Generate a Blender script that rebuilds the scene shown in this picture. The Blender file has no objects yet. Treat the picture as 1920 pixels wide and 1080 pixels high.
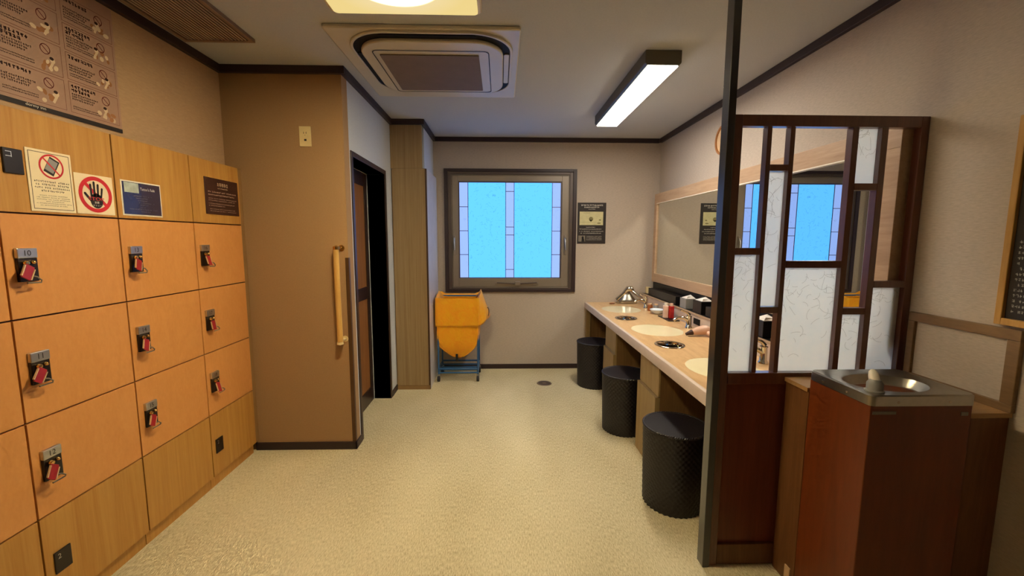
import bpy, bmesh, math, random
from mathutils import Vector, Matrix
random.seed(7)
S = bpy.context.scene
COL = S.collection

# ------------------------------------------------------------------ camera, world, exposure
cam_d = bpy.data.cameras.new('camera'); cam = bpy.data.objects.new('camera', cam_d); COL.objects.link(cam)
_a, _b, _r = math.radians(1.541), math.radians(-6.522), math.radians(0.145)
_F = Vector((math.sin(_a)*math.cos(_b), math.cos(_a)*math.cos(_b), math.sin(_b)))
_R = Vector((math.cos(_a), -math.sin(_a), 0)); _U = _R.cross(_F)
_R2 = _R*math.cos(_r) + _U*math.sin(_r); _U2 = _U*math.cos(_r) - _R*math.sin(_r)
cam.matrix_world = Matrix(((_R2.x, _U2.x, -_F.x, 0), (_R2.y, _U2.y, -_F.y, 0), (_R2.z, _U2.z, -_F.z, 1.379), (0, 0, 0, 1)))
cam_d.sensor_width = 36; cam_d.lens = 797.858/1920*36; cam_d.clip_start = 0.05
S.camera = cam
W = bpy.data.worlds.new('world'); S.world = W; W.use_nodes = True
W.node_tree.nodes['Background'].inputs[0].default_value = (0.6, 0.7, 0.8, 1)
W.node_tree.nodes['Background'].inputs[1].default_value = 0.05
S.view_settings.view_transform = 'Standard'; S.view_settings.look = 'None'
S.view_settings.gamma = 1; S.view_settings.exposure = -0.05
S.cycles.max_bounces = 8; S.cycles.diffuse_bounces = 5; S.cycles.glossy_bounces = 5; S.cycles.transmission_bounces = 6
S.cycles.sample_clamp_indirect = 0.0; S.cycles.blur_glossy = 0.0; S.cycles.caustics_reflective = True
LAMP_A = 300.0     # square ceiling lamp, centre of its diffuser
LAMP_B = 40.0     # long lamp over the vanity
DAY = 1.1         # frosted window

# ------------------------------------------------------------------ room dimensions (metres)
H = 2.4
XL, XK, X2, X3, XR = -1.679, -1.582, -0.957, -0.682, 1.644
Y0, Y1, Y2, Y3 = -3.0, 2.707, 3.822, 4.45

# ------------------------------------------------------------------ colour and materials
def lin(c):
    o = []
    for v in c:
        v = v/255.0
        o.append(v/12.92 if v <= 0.04045 else ((v+0.055)/1.055)**2.4)
    return (o[0], o[1], o[2], 1.0)

def _nt(name):
    m = bpy.data.materials.new(name); m.use_nodes = True
    nt = m.node_tree; b = nt.nodes['Principled BSDF']
    return m, nt, b

def _pos(nt, scale):
    g = nt.nodes.new('ShaderNodeNewGeometry'); mp = nt.nodes.new('ShaderNodeMapping')
    mp.inputs['Scale'].default_value = scale
    nt.links.new(g.outputs['Position'], mp.inputs['Vector'])
    return mp.outputs['Vector']

def _noise(nt, vec, scale, detail=3, rough=0.55, dist=0.0):
    n = nt.nodes.new('ShaderNodeTexNoise'); n.inputs['Scale'].default_value = scale
    n.inputs['Detail'].default_value = detail; n.inputs['Roughness'].default_value = rough
    n.inputs['Distortion'].default_value = dist
    nt.links.new(vec, n.inputs['Vector']); return n.outputs['Fac']

def _ramp(nt, fac, stops):
    r = nt.nodes.new('ShaderNodeValToRGB'); e = r.color_ramp.elements
    while len(e) < len(stops): e.new(0.5)
    for i, (p, c) in enumerate(stops): e[i].position = p; e[i].color = c
    nt.links.new(fac, r.inputs['Fac']); return r.outputs['Color']

def _bump(nt, b, fac, strength, dist=0.002):
    n = nt.nodes.new('ShaderNodeBump'); n.inputs['Strength'].default_value = strength
    n.inputs['Distance'].default_value = dist
    nt.links.new(fac, n.inputs['Height']); nt.links.new(n.outputs['Normal'], b.inputs['Normal'])

def plain(name, c, rough=0.5, metal=0.0, var=0.06, vscale=12, bump=0.0, bscale=200, coat=0.0, spec=0.5):
    m, nt, b = _nt(name)
    b.inputs['Roughness'].default_value = rough; b.inputs['Metallic'].default_value = metal
    b.inputs['Specular IOR Level'].default_value = spec
    if coat: b.inputs['Coat Weight'].default_value = coat; b.inputs['Coat Roughness'].default_value = 0.15
    v = _pos(nt, (1, 1, 1)); c0 = lin(c)
    lo = tuple(x*(1-var) for x in c0[:3])+(1,); hi = tuple(min(1, x*(1+var)) for x in c0[:3])+(1,)
    nt.links.new(_ramp(nt, _noise(nt, v, vscale), [(0.3, lo), (0.7, hi)]), b.inputs['Base Color'])
    if bump: _bump(nt, b, _noise(nt, v, bscale, 2), bump)
    return m

def wood(name, c1, c2, rough=0.45, stretch=(22, 22, 1.4), scale=1.5, dist=1.2, coat=0.0, bump=0.08, spec=0.4, fine=0.35):
    m, nt, b = _nt(name)
    b.inputs['Roughness'].default_value = rough; b.inputs['Specular IOR Level'].default_value = spec
    if coat: b.inputs['Coat Weight'].default_value = coat; b.inputs['Coat Roughness'].default_value = 0.2
    v = _pos(nt, stretch)
    n1 = _noise(nt, v, scale, 4, 0.6, dist)
    v2 = _pos(nt, tuple(s*6 for s in stretch)); n2 = _noise(nt, v2, scale, 3, 0.7)
    mx = nt.nodes.new('ShaderNodeMix'); mx.data_type = 'FLOAT'; mx.inputs['Factor'].default_value = fine
    nt.links.new(n1, mx.inputs['A']); nt.links.new(n2, mx.inputs['B'])
    nt.links.new(_ramp(nt, mx.outputs['Result'], [(0.32, lin(c1)), (0.66, lin(c2))]), b.inputs['Base Color'])
    if bump: _bump(nt, b, mx.outputs['Result'], bump)
    return m

def wallpaper(name, c, stretch=(1, 1, 1), var=0.07, bump=0.25):
    m, nt, b = _nt(name)
    b.inputs['Roughness'].default_value = 0.85; b.inputs['Specular IOR Level'].default_value = 0.2
    c0 = lin(c)
    lo = tuple(x*(1-var) for x in c0[:3])+(1,); hi = tuple(min(1, x*(1+var)) for x in c0[:3])+(1,)
    f = _noise(nt, _pos(nt, stretch), 120, 3, 0.65)
    nt.links.new(_ramp(nt, f, [(0.3, lo), (0.7, hi)]), b.inputs['Base Color'])
    _bump(nt, b, f, bump, 0.0015)
    return m

def emit(name, c, strength):
    m = bpy.data.materials.new(name); m.use_nodes = True; nt = m.node_tree; nt.nodes.clear()
    o = nt.nodes.new('ShaderNodeOutputMaterial'); e = nt.nodes.new('ShaderNodeEmission')
    e.inputs[0].default_value = lin(c); e.inputs[1].default_value = strength
    nt.links.new(e.outputs[0], o.inputs[0]); return m

def fibres(nt, sc=9.0, width=0.012, mask=0.5, seed=0.0):
    """curved hair-like strokes: thin contour lines of a noise field, broken up by a second one"""
    v = _pos(nt, (1, 1, 1)); ad = nt.nodes.new('ShaderNodeVectorMath'); ad.inputs[1].default_value = (seed, seed*2, seed*3)
    nt.links.new(v, ad.inputs[0]); v = ad.outputs[0]
    n = _noise(nt, v, sc, 2, 0.5, 0.6)
    def mth(op, a, bv):
        q = nt.nodes.new('ShaderNodeMath'); q.operation = op
        nt.links.new(a, q.inputs[0])
        if bv is not None: q.inputs[1].default_value = bv
        return q.outputs[0]
    d = mth('ABSOLUTE', mth('SUBTRACT', n, 0.5), None)
    line = mth('LESS_THAN', d, width)
    k = mth('GREATER_THAN', _noise(nt, v, sc*2.1, 2), mask)
    q = nt.nodes.new('ShaderNodeMath'); q.operation = 'MULTIPLY'
    nt.links.new(line, q.inputs[0]); nt.links.new(k, q.inputs[1]); return q.outputs[0]

M = {}
M['floor'] = None
def carpet():
    m, nt, b = _nt('carpet'); b.inputs['Roughness'].default_value = 0.95; b.inputs['Specular IOR Level'].default_value = 0.1
    a = _noise(nt, _pos(nt, (1, 0.22, 1)), 210, 3, 0.75); f = _noise(nt, _pos(nt, (1, 0.4, 1)), 1.3, 3)
    mx = nt.nodes.new('ShaderNodeMix'); mx.data_type = 'FLOAT'; mx.inputs['Factor'].default_value = 0.35
    nt.links.new(a, mx.inputs['A']); nt.links.new(f, mx.inputs['B'])
    nt.links.new(_ramp(nt, mx.outputs['Result'], [(0.36, lin((164, 152, 118))), (0.5, lin((204, 193, 158))), (0.64, lin((228, 218, 186)))]), b.inputs['Base Color'])
    _bump(nt, b, a, 0.5, 0.003); return m
M['floor'] = carpet()
M['wall'] = wallpaper('wall_paper', (184, 172, 160), (0.35, 0.35, 2.0), 0.10, 0.5)
M['wall_left'] = wallpaper('left_wall_paper', (190, 158, 124), (0.35, 0.35, 2.0), 0.08, 0.4)
M['wall_grey'] = wallpaper('side_wall_paper', (200, 206, 214), (1, 1, 1))
M['stub'] = wallpaper('stub_wall_paper', (166, 134, 98), (1, 1, 1), 0.04, 0.12)
M['bounce_damper'] = plain('bounce_damping_brown', (70, 50, 36), 0.8)  # unseen wall behind the camera, coloured dark to cut bounced light
M['ceiling'] = wallpaper('ceiling_paper', (184, 187, 192), (1, 1, 1), 0.05, 0.12)
M['dark'] = plain('dark_stained_wood', (50, 36, 37), 0.45, spec=0.4)
M['black_frame'] = plain('black_door_frame', (52, 34, 28), 0.4)
M['lam_tan'] = wood('tan_laminate', (140, 112, 76), (172, 148, 110), stretch=(34, 34, 0.5))
M['lam_edge'] = plain('tan_laminate_edge', (150, 116, 74), 0.5)
M['locker_door'] = wood('orange_laminate', (208, 142, 76), (218, 154, 88), stretch=(9, 9, 4), rough=0.42, bump=0.03, fine=0.5)
M['locker_plain'] = wood('yellow_wood_laminate', (176, 122, 54), (198, 150, 78), stretch=(16, 16, 0.6), rough=0.45, bump=0.03)
M['locker_gap'] = plain('locker_gap', (66, 26, 8), 0.7)
M['white_lam'] = plain('white_laminate', (214, 214, 220), 0.3, coat=0.3)
M['steel'] = plain('brushed_steel', (176, 172, 164), 0.28, 1.0, var=0.05, vscale=60)
M['chrome'] = plain('chrome', (214, 206, 190), 0.1, 1.0, var=0.02)
M['plate'] = plain('aluminium_plate', (200, 200, 198), 0.35, 1.0, var=0.03)
M['alu'] = plain('window_aluminium', (136, 124, 110), 0.42, 0.2, var=0.03)
M['alu_dark'] = plain('window_aluminium_dark', (84, 72, 66), 0.45, 0.3, var=0.03)
M['black'] = plain('black_plastic', (10, 9, 10), 0.4)
M['lockblack'] = plain('black_lock_body', (26, 18, 16), 0.3)
M['ink'] = plain('printed_ink', (34, 26, 24), 0.6)
M['ink_brown'] = plain('printed_brown_ink', (62, 34, 26), 0.6)
M['red'] = plain('printed_red', (206, 36, 44), 0.5)
M['dullred'] = plain('printed_dull_red', (110, 40, 34), 0.5)
M['white'] = plain('printed_white', (232, 226, 214), 0.5)
M['paper'] = plain('cream_paper', (236, 220, 186), 0.55, var=0.02)
M['poster'] = plain('poster_paper', (176, 140, 120), 0.5, var=0.03)
M['poster_light'] = plain('poster_light_print', (214, 190, 160), 0.6)
M['poster_tan'] = plain('poster_tan_print', (176, 120, 74), 0.6)
M['navy'] = plain('navy_print', (44, 42, 74), 0.22, coat=0.8)
M['paleblue'] = plain('pale_picture_print', (176, 190, 184), 0.3, var=0.2, vscale=60)
M['brownsign'] = plain('brown_sign', (62, 32, 26), 0.4)
M['pinkish'] = plain('pale_pink_print', (206, 178, 160), 0.5)
M['brass'] = plain('brass', (222, 186, 120), 0.18, 1.0)
M['keytag'] = plain('red_key_tag', (158, 28, 34), 0.4)
M['strap'] = plain('pale_key_strap', (206, 170, 130), 0.5)
M['handrail'] = wood('pale_wood_rail', (196, 150, 78), (218, 178, 106), stretch=(20, 20, 2), rough=0.35)
M['cream'] = plain('cream_plastic', (226, 206, 156), 0.35)
M['guard'] = plain('corner_guard', (80, 52, 24), 0.5)
M['yellow'] = None
M['blue'] = plain('blue_painted_steel', (44, 92, 142), 0.35)
M['caster'] = plain('caster_rubber', (28, 26, 28), 0.6)
M['counter'] = wood('counter_laminate', (190, 150, 104), (216, 182, 136), stretch=(10, 1.6, 10), rough=0.3, dist=1.8, bump=0.02)
M['counter_edge'] = plain('counter_edge', (196, 180, 170), 0.35)
M['cab'] = wood('vanity_cabinet_wood', (146, 122, 82), (172, 150, 106), stretch=(14, 14, 0.8), rough=0.5)
M['cab_dark'] = wood('vanity_cabinet_side', (108, 80, 50), (132, 102, 66), stretch=(14, 14, 0.8), rough=0.5)
M['sink'] = plain('cream_ceramic', (244, 234, 194), 0.15, var=0.01, coat=0.5)
M['mframe'] = wood('mirror_frame_wood', (166, 136, 108), (190, 162, 134), stretch=(14, 1.2, 14), rough=0.4)
M['mirror'] = plain('mirror_silver', (226, 228, 222), 0.0, 1.0, var=0.0)
M['lattice'] = wood('reddish_brown_wood', (84, 44, 30), (108, 62, 44), stretch=(16, 16, 1.2), rough=0.35, coat=1.0)
M['rpanel'] = wood('red_brown_panel', (100, 50, 34), (122, 66, 44), stretch=(14, 14, 0.8), rough=0.35)
M['ledgewood'] = wood('ledge_wood', (148, 108, 62), (176, 136, 88), stretch=(2, 14, 14), rough=0.4)
M['boxwood'] = wood('box_wood', (96, 60, 34), (120, 80, 48), stretch=(14, 14, 1), rough=0.4)
M['fountain'] = wood('fountain_laminate', (96, 42, 15), (116, 54, 21), stretch=(8, 8, 1), rough=0.35, bump=0.02)
M['wains'] = wood('wainscot_frame_wood', (110, 84, 54), (134, 104, 70), stretch=(12, 2, 12), rough=0.45)
M['board_frame'] = wood('yellow_board_frame', (170, 126, 62), (192, 150, 84), stretch=(14, 14, 1.5), rough=0.4)
M['postpaint'] = plain('black_post_paint', (40, 40, 44), 0.3, 0.2, coat=1.0)
M['ac'] = plain('air_conditioner_plastic', (196, 188, 172), 0.4, var=0.02)
M['grille'] = plain('air_intake_mesh', (112, 96, 82), 0.7, bump=0.4, bscale=500)
M['slot'] = plain('dark_slot', (16, 15, 14), 0.7, spec=0.2)
M['vent'] = plain('vent_slats', (150, 128, 110), 0.5)
M['vent_rim'] = plain('vent_rim', (140, 116, 100), 0.35, 0.4)
M['lamp_body'] = plain('lamp_housing', (92, 88, 74), 0.45)
M['lamp_rim'] = plain('lamp_rim', (206, 190, 160), 0.4)
M['drain'] = plain('drain_metal', (128, 112, 98), 0.4, 0.6)
M['towelwhite'] = plain('white_tissue', (240, 236, 232), 0.8)
M['greybox'] = plain('grey_box_card', (140, 140, 140), 0.5)
M['amber'] = plain('amber_bottle', (150, 84, 40), 0.2)
M['pinkbottle'] = plain('pale_pink_bottle', (232, 196, 176), 0.3)
M['redbottle'] = plain('red_bottle', (170, 26, 26), 0.25)
M['bluewhite'] = plain('white_bowl', (214, 224, 236), 0.25)
M['pinkdryer'] = plain('pale_pink_plastic', (214, 176, 156), 0.3)
M['tagrey'] = plain('grey_label', (120, 112, 100), 0.5)
M['clockrim'] = wood('clock_rim_wood', (140, 88, 44), (162, 108, 60), stretch=(8, 8, 8))

def yellow_cloth():
    m, nt, b = _nt('yellow_nylon'); b.inputs['Roughness'].default_value = 0.5; b.inputs['Sheen Weight'].default_value = 0.2
    v = _pos(nt, (1, 1, 1)); f = _noise(nt, v, 14, 4, 0.6, 0.8)
    nt.links.new(_ramp(nt, f, [(0.3, lin((255, 164, 4))), (0.7, lin((255, 186, 12)))]), b.inputs['Base Color'])
    _bump(nt, b, _noise(nt, v, 18, 4, 0.6, 1.5), 0.5, 0.01)
    tr = nt.nodes.new('ShaderNodeBsdfTranslucent'); tr.inputs[0].default_value = lin((250, 160, 20))
    mx = nt.nodes.new('ShaderNodeMixShader'); mx.inputs[0].default_value = 0.06
    o = nt.nodes['Material Output']
    nt.links.new(b.outputs[0], mx.inputs[1]); nt.links.new(tr.outputs[0], mx.inputs[2]); nt.links.new(mx.outputs[0], o.inputs[0])
    return m
M['yellow'] = yellow_cloth()

def frosted():
    m = bpy.data.materials.new('frosted_paper_panel'); m.use_nodes = True; nt = m.node_tree; nt.nodes.clear()
    o = nt.nodes.new('ShaderNodeOutputMaterial')
    ff = _noise(nt, _pos(nt, (1, 1, 1)), 35, 3)
    c = _ramp(nt, ff, [(0.3, (0.90, 0.96, 0.99, 1)), (0.7, (0.94, 0.98, 1.0, 1))])
    t = nt.nodes.new('ShaderNodeBsdfTranslucent'); g = nt.nodes.new('ShaderNodeBsdfRefraction')
    d = nt.nodes.new('ShaderNodeBsdfDiffuse')
    g.inputs['Roughness'].default_value = 0.6; g.inputs['IOR'].default_value = 1.2
    for x in (t, g, d): nt.links.new(c, x.inputs[0])
    m1 = nt.nodes.new('ShaderNodeMixShader'); m1.inputs[0].default_value = 0.32
    nt.links.new(t.outputs[0], m1.inputs[1]); nt.links.new(g.outputs[0], m1.inputs[2])
    m2 = nt.nodes.new('ShaderNodeMixShader'); m2.inputs[0].default_value = 0.06
    nt.links.new(m1.outputs[0], m2.inputs[1]); nt.links.new(d.outputs[0], m2.inputs[2])
    nt.links.new(m2.outputs[0], o.inputs[0]); return m
M['frosted'] = frosted()
M['fibre'] = plain('paper_fibre', (176, 182, 186), 0.7)

def window_glass(name, c, dark, sc, seed):
    m = bpy.data.materials.new(name); m.use_nodes = True; nt = m.node_tree; nt.nodes.clear()
    o = nt.nodes.new('ShaderNodeOutputMaterial'); e = nt.nodes.new('ShaderNodeEmission')
    ff = fibres(nt, sc, 0.008, 0.56, seed)
    nt.links.new(_ramp(nt, ff, [(0.0, c), (1.0, dark)]), e.inputs[0]); e.inputs[1].default_value = DAY
    nt.links.new(e.outputs[0], o.inputs[0]); return m
M['fibre_lit'] = bpy.data.materials.new('glass_fibre'); M['fibre_lit'].use_nodes = True
_b = M['fibre_lit'].node_tree.nodes['Principled BSDF']; _b.inputs['Base Color'].default_value = (0.03, 0.12, 0.15, 1); _b.inputs['Roughness'].default_value = 0.6
_b.inputs['Emission Color'].default_value = (0.09, 0.52, 0.80, 1); _b.inputs['Emission Strength'].default_value = 1.0
M['glass'] = window_glass('cyan_frosted_glass', (0.15, 0.685, 1.9, 1), (0.10, 0.48, 1.1, 1), 14, 3.0)
M['glass_b'] = window_glass('lavender_frosted_glass', (0.36, 0.54, 1.15, 1), (0.30, 0.45, 0.9, 1), 14, 5.0)

def diffuser(name, c, edge, centre, cx, cy, rad, cedge=None):
    """lamp diffuser: the tubes behind it make the middle brighter than the rim"""
    m = bpy.data.materials.new(name); m.use_nodes = True; nt = m.node_tree; nt.nodes.clear()
    o = nt.nodes.new('ShaderNodeOutputMaterial'); e = nt.nodes.new('ShaderNodeEmission')
    g = nt.nodes.new('ShaderNodeNewGeometry'); s = nt.nodes.new('ShaderNodeVectorMath'); s.operation = 'SUBTRACT'
    s.inputs[1].default_value = (cx, cy, 2.33)
    mm = nt.nodes.new('ShaderNodeVectorMath'); mm.operation = 'MULTIPLY'; mm.inputs[1].default_value = (1, 1, 0)
    l = nt.nodes.new('ShaderNodeVectorMath'); l.operation = 'LENGTH'
    nt.links.new(g.outputs['Position'], s.inputs[0]); nt.links.new(s.outputs[0], mm.inputs[0]); nt.links.new(mm.outputs[0], l.inputs[0])
    mr = nt.nodes.new('ShaderNodeMapRange'); mr.interpolation_type = 'SMOOTHSTEP'
    mr.inputs['From Min'].default_value = 0.0; mr.inputs['From Max'].default_value = rad
    mr.inputs['To Min'].default_value = centre; mr.inputs['To Max'].default_value = edge
    nt.links.new(l.outputs['Value'], mr.inputs['Value']); nt.links.new(mr.outputs['Result'], e.inputs[1])
    cr = _ramp(nt, l.outputs['Value'], [(rad*0.7, lin(c)), (rad*1.5, lin((250, 222, 146)))])
    nt.links.new(cr, e.inputs[0]); nt.links.new(e.outputs[0], o.inputs[0]); return m
M['lampA'] = diffuser('square_lamp_diffuser', (255, 232, 182), 0.95, LAMP_A, -0.395, 1.685, 0.19)
M['lampB'] = emit('long_lamp_diffuser', (255, 244, 226), LAMP_B)

# ------------------------------------------------------------------ mesh builder (world coordinates)
class MB:
    def __init__(s): s.v = []; s.f = []
    def add(s, vs, fs):
        n = len(s.v); s.v += [Vector(p) for p in vs]; s.f += [tuple(i+n for i in q) for q in fs]; return s
    def box(s, x0, x1, y0, y1, z0, z1):
        x0, x1 = min(x0, x1), max(x0, x1); y0, y1 = min(y0, y1), max(y0, y1); z0, z1 = min(z0, z1), max(z0, z1)
        return s.add([(x0,y0,z0),(x1,y0,z0),(x1,y1,z0),(x0,y1,z0),(x0,y0,z1),(x1,y0,z1),(x1,y1,z1),(x0,y1,z1)],
                     [(0,3,2,1),(4,5,6,7),(0,1,5,4),(1,2,6,5),(2,3,7,6),(3,0,4,7)])
    def prism(s, pts, axis, a, b):
        """closed polygon pts (2D) extruded along axis from a to b; the 2D pair is the other two axes in xyz order"""
        def P(p, t):
            return {'X': (t, p[0], p[1]), 'Y': (p[0], t, p[1]), 'Z': (p[0], p[1], t)}[axis]
        n = len(pts); vs = [P(p, a) for p in pts]+[P(p, b) for p in pts]
        fs = [tuple(range(n))[::-1], tuple(range(n, 2*n))]+[(i, (i+1) % n, n+(i+1) % n, n+i) for i in range(n)]
        return s.add(vs, fs)
    def tube(s, path, r, n=12, cap=True, close=False):
        path = [Vector(p) for p in path]; m = len(path); rs = r if isinstance(r, (list, tuple)) else [r]*m
        up = Vector((0, 0, 1)); rings = []
        for i, p in enumerate(path):
            if close: t = path[(i+1) % m]-path[i-1]
            else: t = path[min(i+1, m-1)]-path[max(i-1, 0)]
            t.normalize(); u = t.cross(up)
            if u.length < 1e-3: u = t.cross(Vector((1, 0, 0)))
            u.normalize(); w = u.cross(t).normalized()
            rings.append([p+(u*math.cos(2*math.pi*k/n)+w*math.sin(2*math.pi*k/n))*rs[i] for k in range(n)])
        vs = [q for R in rings for q in R]; fs = []
        for i in range(m if close else m-1):
            a, b = i*n, ((i+1) % m)*n
            for k in range(n): fs.append((a+k, a+(k+1) % n, b+(k+1) % n, b+k))
        if cap and not close: fs += [tuple(range(n))[::-1], tuple(range((m-1)*n, m*n))]
        return s.add(vs, fs)
    def lathe(s, prof, c, n=32, ax='Z', sx=1, sy=1):
        vs = []; fs = []; m = len(prof)
        for r, h in prof:
            for k in range(n):
                a = 2*math.pi*k/n; u, v = r*math.cos(a)*sx, r*math.sin(a)*sy
                p = {'Z': (u, v, h), 'Y': (u, h, v), 'X': (h, u, v)}[ax]
                vs.append((c[0]+p[0], c[1]+p[1], c[2]+p[2]))
        for i in range(m-1):
            for k in range(n): fs.append((i*n+k, i*n+(k+1) % n, (i+1)*n+(k+1) % n, (i+1)*n+k))
        if prof[0][0] > 1e-6: fs.append(tuple(range(n))[::-1])
        if prof[-1][0] > 1e-6: fs.append(tuple(range((m-1)*n, m*n)))
        return s.add(vs, fs)
    def rrect(s, x0, x1, y0, y1, rad, z0, z1, n=8):
        return s.prism(rr(x0, x1, y0, y1, rad, n), 'Z', z0, z1)

def rr(x0, x1, y0, y1, rad, n=8):
    pts = []
    for cx, cy, a0 in ((x1-rad, y1-rad, 0), (x0+rad, y1-rad, 90), (x0+rad, y0+rad, 180), (x1-rad, y0+rad, 270)):
        for k in range(n+1):
            a = math.radians(a0+90*k/n); pts.append((cx+rad*math.cos(a), cy+rad*math.sin(a)))
    return pts

def wpos(o):
    v = Vector((0, 0, 0))
    while o is not None: v += o.location; o = o.parent
    return v

def obj(name, mb, mat, parent=None, bevel=0.0, smooth=None, solidify=0.0):
    me = bpy.data.meshes.new(name)
    if parent is None:
        lo = Vector([min(v[i] for v in mb.v) for i in range(3)]); hi = Vector([max(v[i] for v in mb.v) for i in range(3)])
        org = Vector(((lo.x+hi.x)/2, (lo.y+hi.y)/2, lo.z))
    else: org = wpos(parent)
    me.from_pydata([v-org for v in mb.v], [], mb.f); me.validate(); 
    bm = bmesh.new(); bm.from_mesh(me); bmesh.ops.remove_doubles(bm, verts=bm.verts, dist=1e-6) if smooth else None
    bmesh.ops.recalc_face_normals(bm, faces=bm.faces); bm.to_mesh(me); bm.free()
    if smooth:
        for p in me.polygons: p.use_smooth = True
        me.set_sharp_from_angle(angle=math.radians(smooth))
    me.materials.append(mat)
    o = bpy.data.objects.new(name, me); COL.objects.link(o)
    if parent is None: o.location = org
    else: o.parent = parent
    if solidify:
        md = o.modifiers.new('solid', 'SOLIDIFY'); md.thickness = solidify
    if bevel:
        md = o.modifiers.new('bevel', 'BEVEL'); md.width = bevel; md.segments = 2; md.limit_method = 'ANGLE'; md.angle_limit = math.radians(40)
    return o

def thing(name, loc, label, cat, group=None, kind=None):
    o = bpy.data.objects.new(name, None); COL.objects.link(o); o.location = loc; o.empty_display_size = 0.05
    return tag(o, label, cat, group, kind)
def tag(o, label=None, cat=None, group=None, kind=None):
    if label: o['label'] = label
    if cat: o['category'] = cat
    if group: o['group'] = group
    if kind: o['kind'] = kind
    return o
def struct(name, mb, mat, bevel=0.0):
    o = obj(name, mb, mat, None, bevel); o['kind'] = 'structure'; return o
def sroot(name, loc):
    o = bpy.data.objects.new(name, None); COL.objects.link(o); o.location = loc; o['kind'] = 'structure'; return o
def copy_tree(o, parent=None):
    c = o.copy(); COL.objects.link(c)
    if parent is not None: c.parent = parent; c.matrix_parent_inverse = o.matrix_parent_inverse
    for ch in list(o.children): copy_tree(ch, c)
    return c

# flat printing on a sign: (u, v) in metres from the sign's lower left corner, layers lift off by fractions of a millimetre
_tc = {}
def text_geo(body):
    if body not in _tc:
        c = bpy.data.curves.new('lettering', 'FONT'); c.body = body; c.resolution_u = 3
        o = bpy.data.objects.new('lettering', c); COL.objects.link(o)
        bpy.context.view_layer.update()
        m = bpy.data.meshes.new_from_object(o.evaluated_get(bpy.context.evaluated_depsgraph_get()))
        vs = [tuple(v.co[:2]) for v in m.vertices]; fs = [tuple(p.vertices) for p in m.polygons]
        bpy.data.objects.remove(o); bpy.data.curves.remove(c); bpy.data.meshes.remove(m)
        _tc[body] = (vs, fs)
    return _tc[body]
class Flat:
    def __init__(s, org, right, normal):
        s.o = Vector(org); s.r = Vector(right); s.n = Vector(normal); s.up = Vector((0, 0, 1))
    def P(s, u, v, d): return s.o+s.r*u+s.up*v+s.n*d
    def poly(s, mb, pts, d=0.0005): 
        mb.add([s.P(u, v, d) for u, v in pts], [tuple(range(len(pts)))]); return mb
    def rect(s, mb, u0, v0, u1, v1, d=0.0005): return s.poly(mb, [(u0, v0), (u1, v0), (u1, v1), (u0, v1)], d)
    def frame(s, mb, u0, v0, u1, v1, w, d=0.0005):
        for q in ((u0, v0, u1, v0+w), (u0, v1-w, u1, v1), (u0, v0+w, u0+w, v1-w), (u1-w, v0+w, u1, v1-w)): s.rect(mb, *q, d)
        return mb
    def ring(s, mb, cu, cv, r0, r1, d=0.0005, n=40, sv=1.0):
        vs = []; 
        for k in range(n):
            a = 2*math.pi*k/n
            vs += [s.P(cu+r0*math.cos(a), cv+r0*math.sin(a)*sv, d), s.P(cu+r1*math.cos(a), cv+r1*math.sin(a)*sv, d)]
        mb.add(vs, [(2*k, 2*k+1, (2*k+3) % (2*n), (2*k+2) % (2*n)) for k in range(n)]); return mb
    def disc(s, mb, cu, cv, ru, rv=None, d=0.0005, n=24, rot=0.0):
        rv = rv or ru; pts = []
        for k in range(n):
            a = 2*math.pi*k/n; x, y = ru*math.cos(a), rv*math.sin(a)
            pts.append((cu+x*math.cos(rot)-y*math.sin(rot), cv+x*math.sin(rot)+y*math.cos(rot)))
        return s.poly(mb, pts, d)
    def line(s, mb, u0, v0, u1, v1, w, d=0.0005):
        dx, dy = u1-u0, v1-v0; L = math.hypot(dx, dy) or 1; nx, ny = -dy/L*w/2, dx/L*w/2
        return s.poly(mb, [(u0+nx, v0+ny), (u0-nx, v0-ny), (u1-nx, v1-ny), (u1+nx, v1+ny)], d)
    def text(s, mb, body, u, v, h, d=0.0005, align='C', width=None):
        vs, fs = text_geo(body)
        x0 = min(p[0] for p in vs); x1 = max(p[0] for p in vs); y0 = min(p[1] for p in vs); y1 = max(p[1] for p in vs)
        k = h/(y1-y0); kx = width/(x1-x0) if width else k
        off = {'C': -(x0+x1)/2, 'L': -x0, 'R': -x1}[align]
        mb.add([s.P(u+(p[0]+off)*kx, v+(p[1]-y0)*k, d) for p in vs], fs); return mb
    def scribble(s, mb, u0, v, u1, h, d=0.0005, dens=1.0, bold=0.17):
        """a line of print too small to read: short strokes in cells"""
        u = u0
        while u < u1-h*0.5:
            if random.random() < 0.93*dens:
                w = h*0.85
                for _ in range(2):
                    y = v+random.uniform(0.1, 0.85)*h; s.rect(mb, u, y, u+w*random.uniform(.5, 1), y+h*bold, d)
                x = u+random.uniform(.1, .7)*w; s.rect(mb, x, v, x+h*bold, v+h*0.95, d)
                if random.random() < .5:
                    x = u+random.uniform(.1, .7)*w; s.rect(mb, x, v, x+h*bold, v+h*0.6, d)
            u += h*1.02
        return mb

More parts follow.
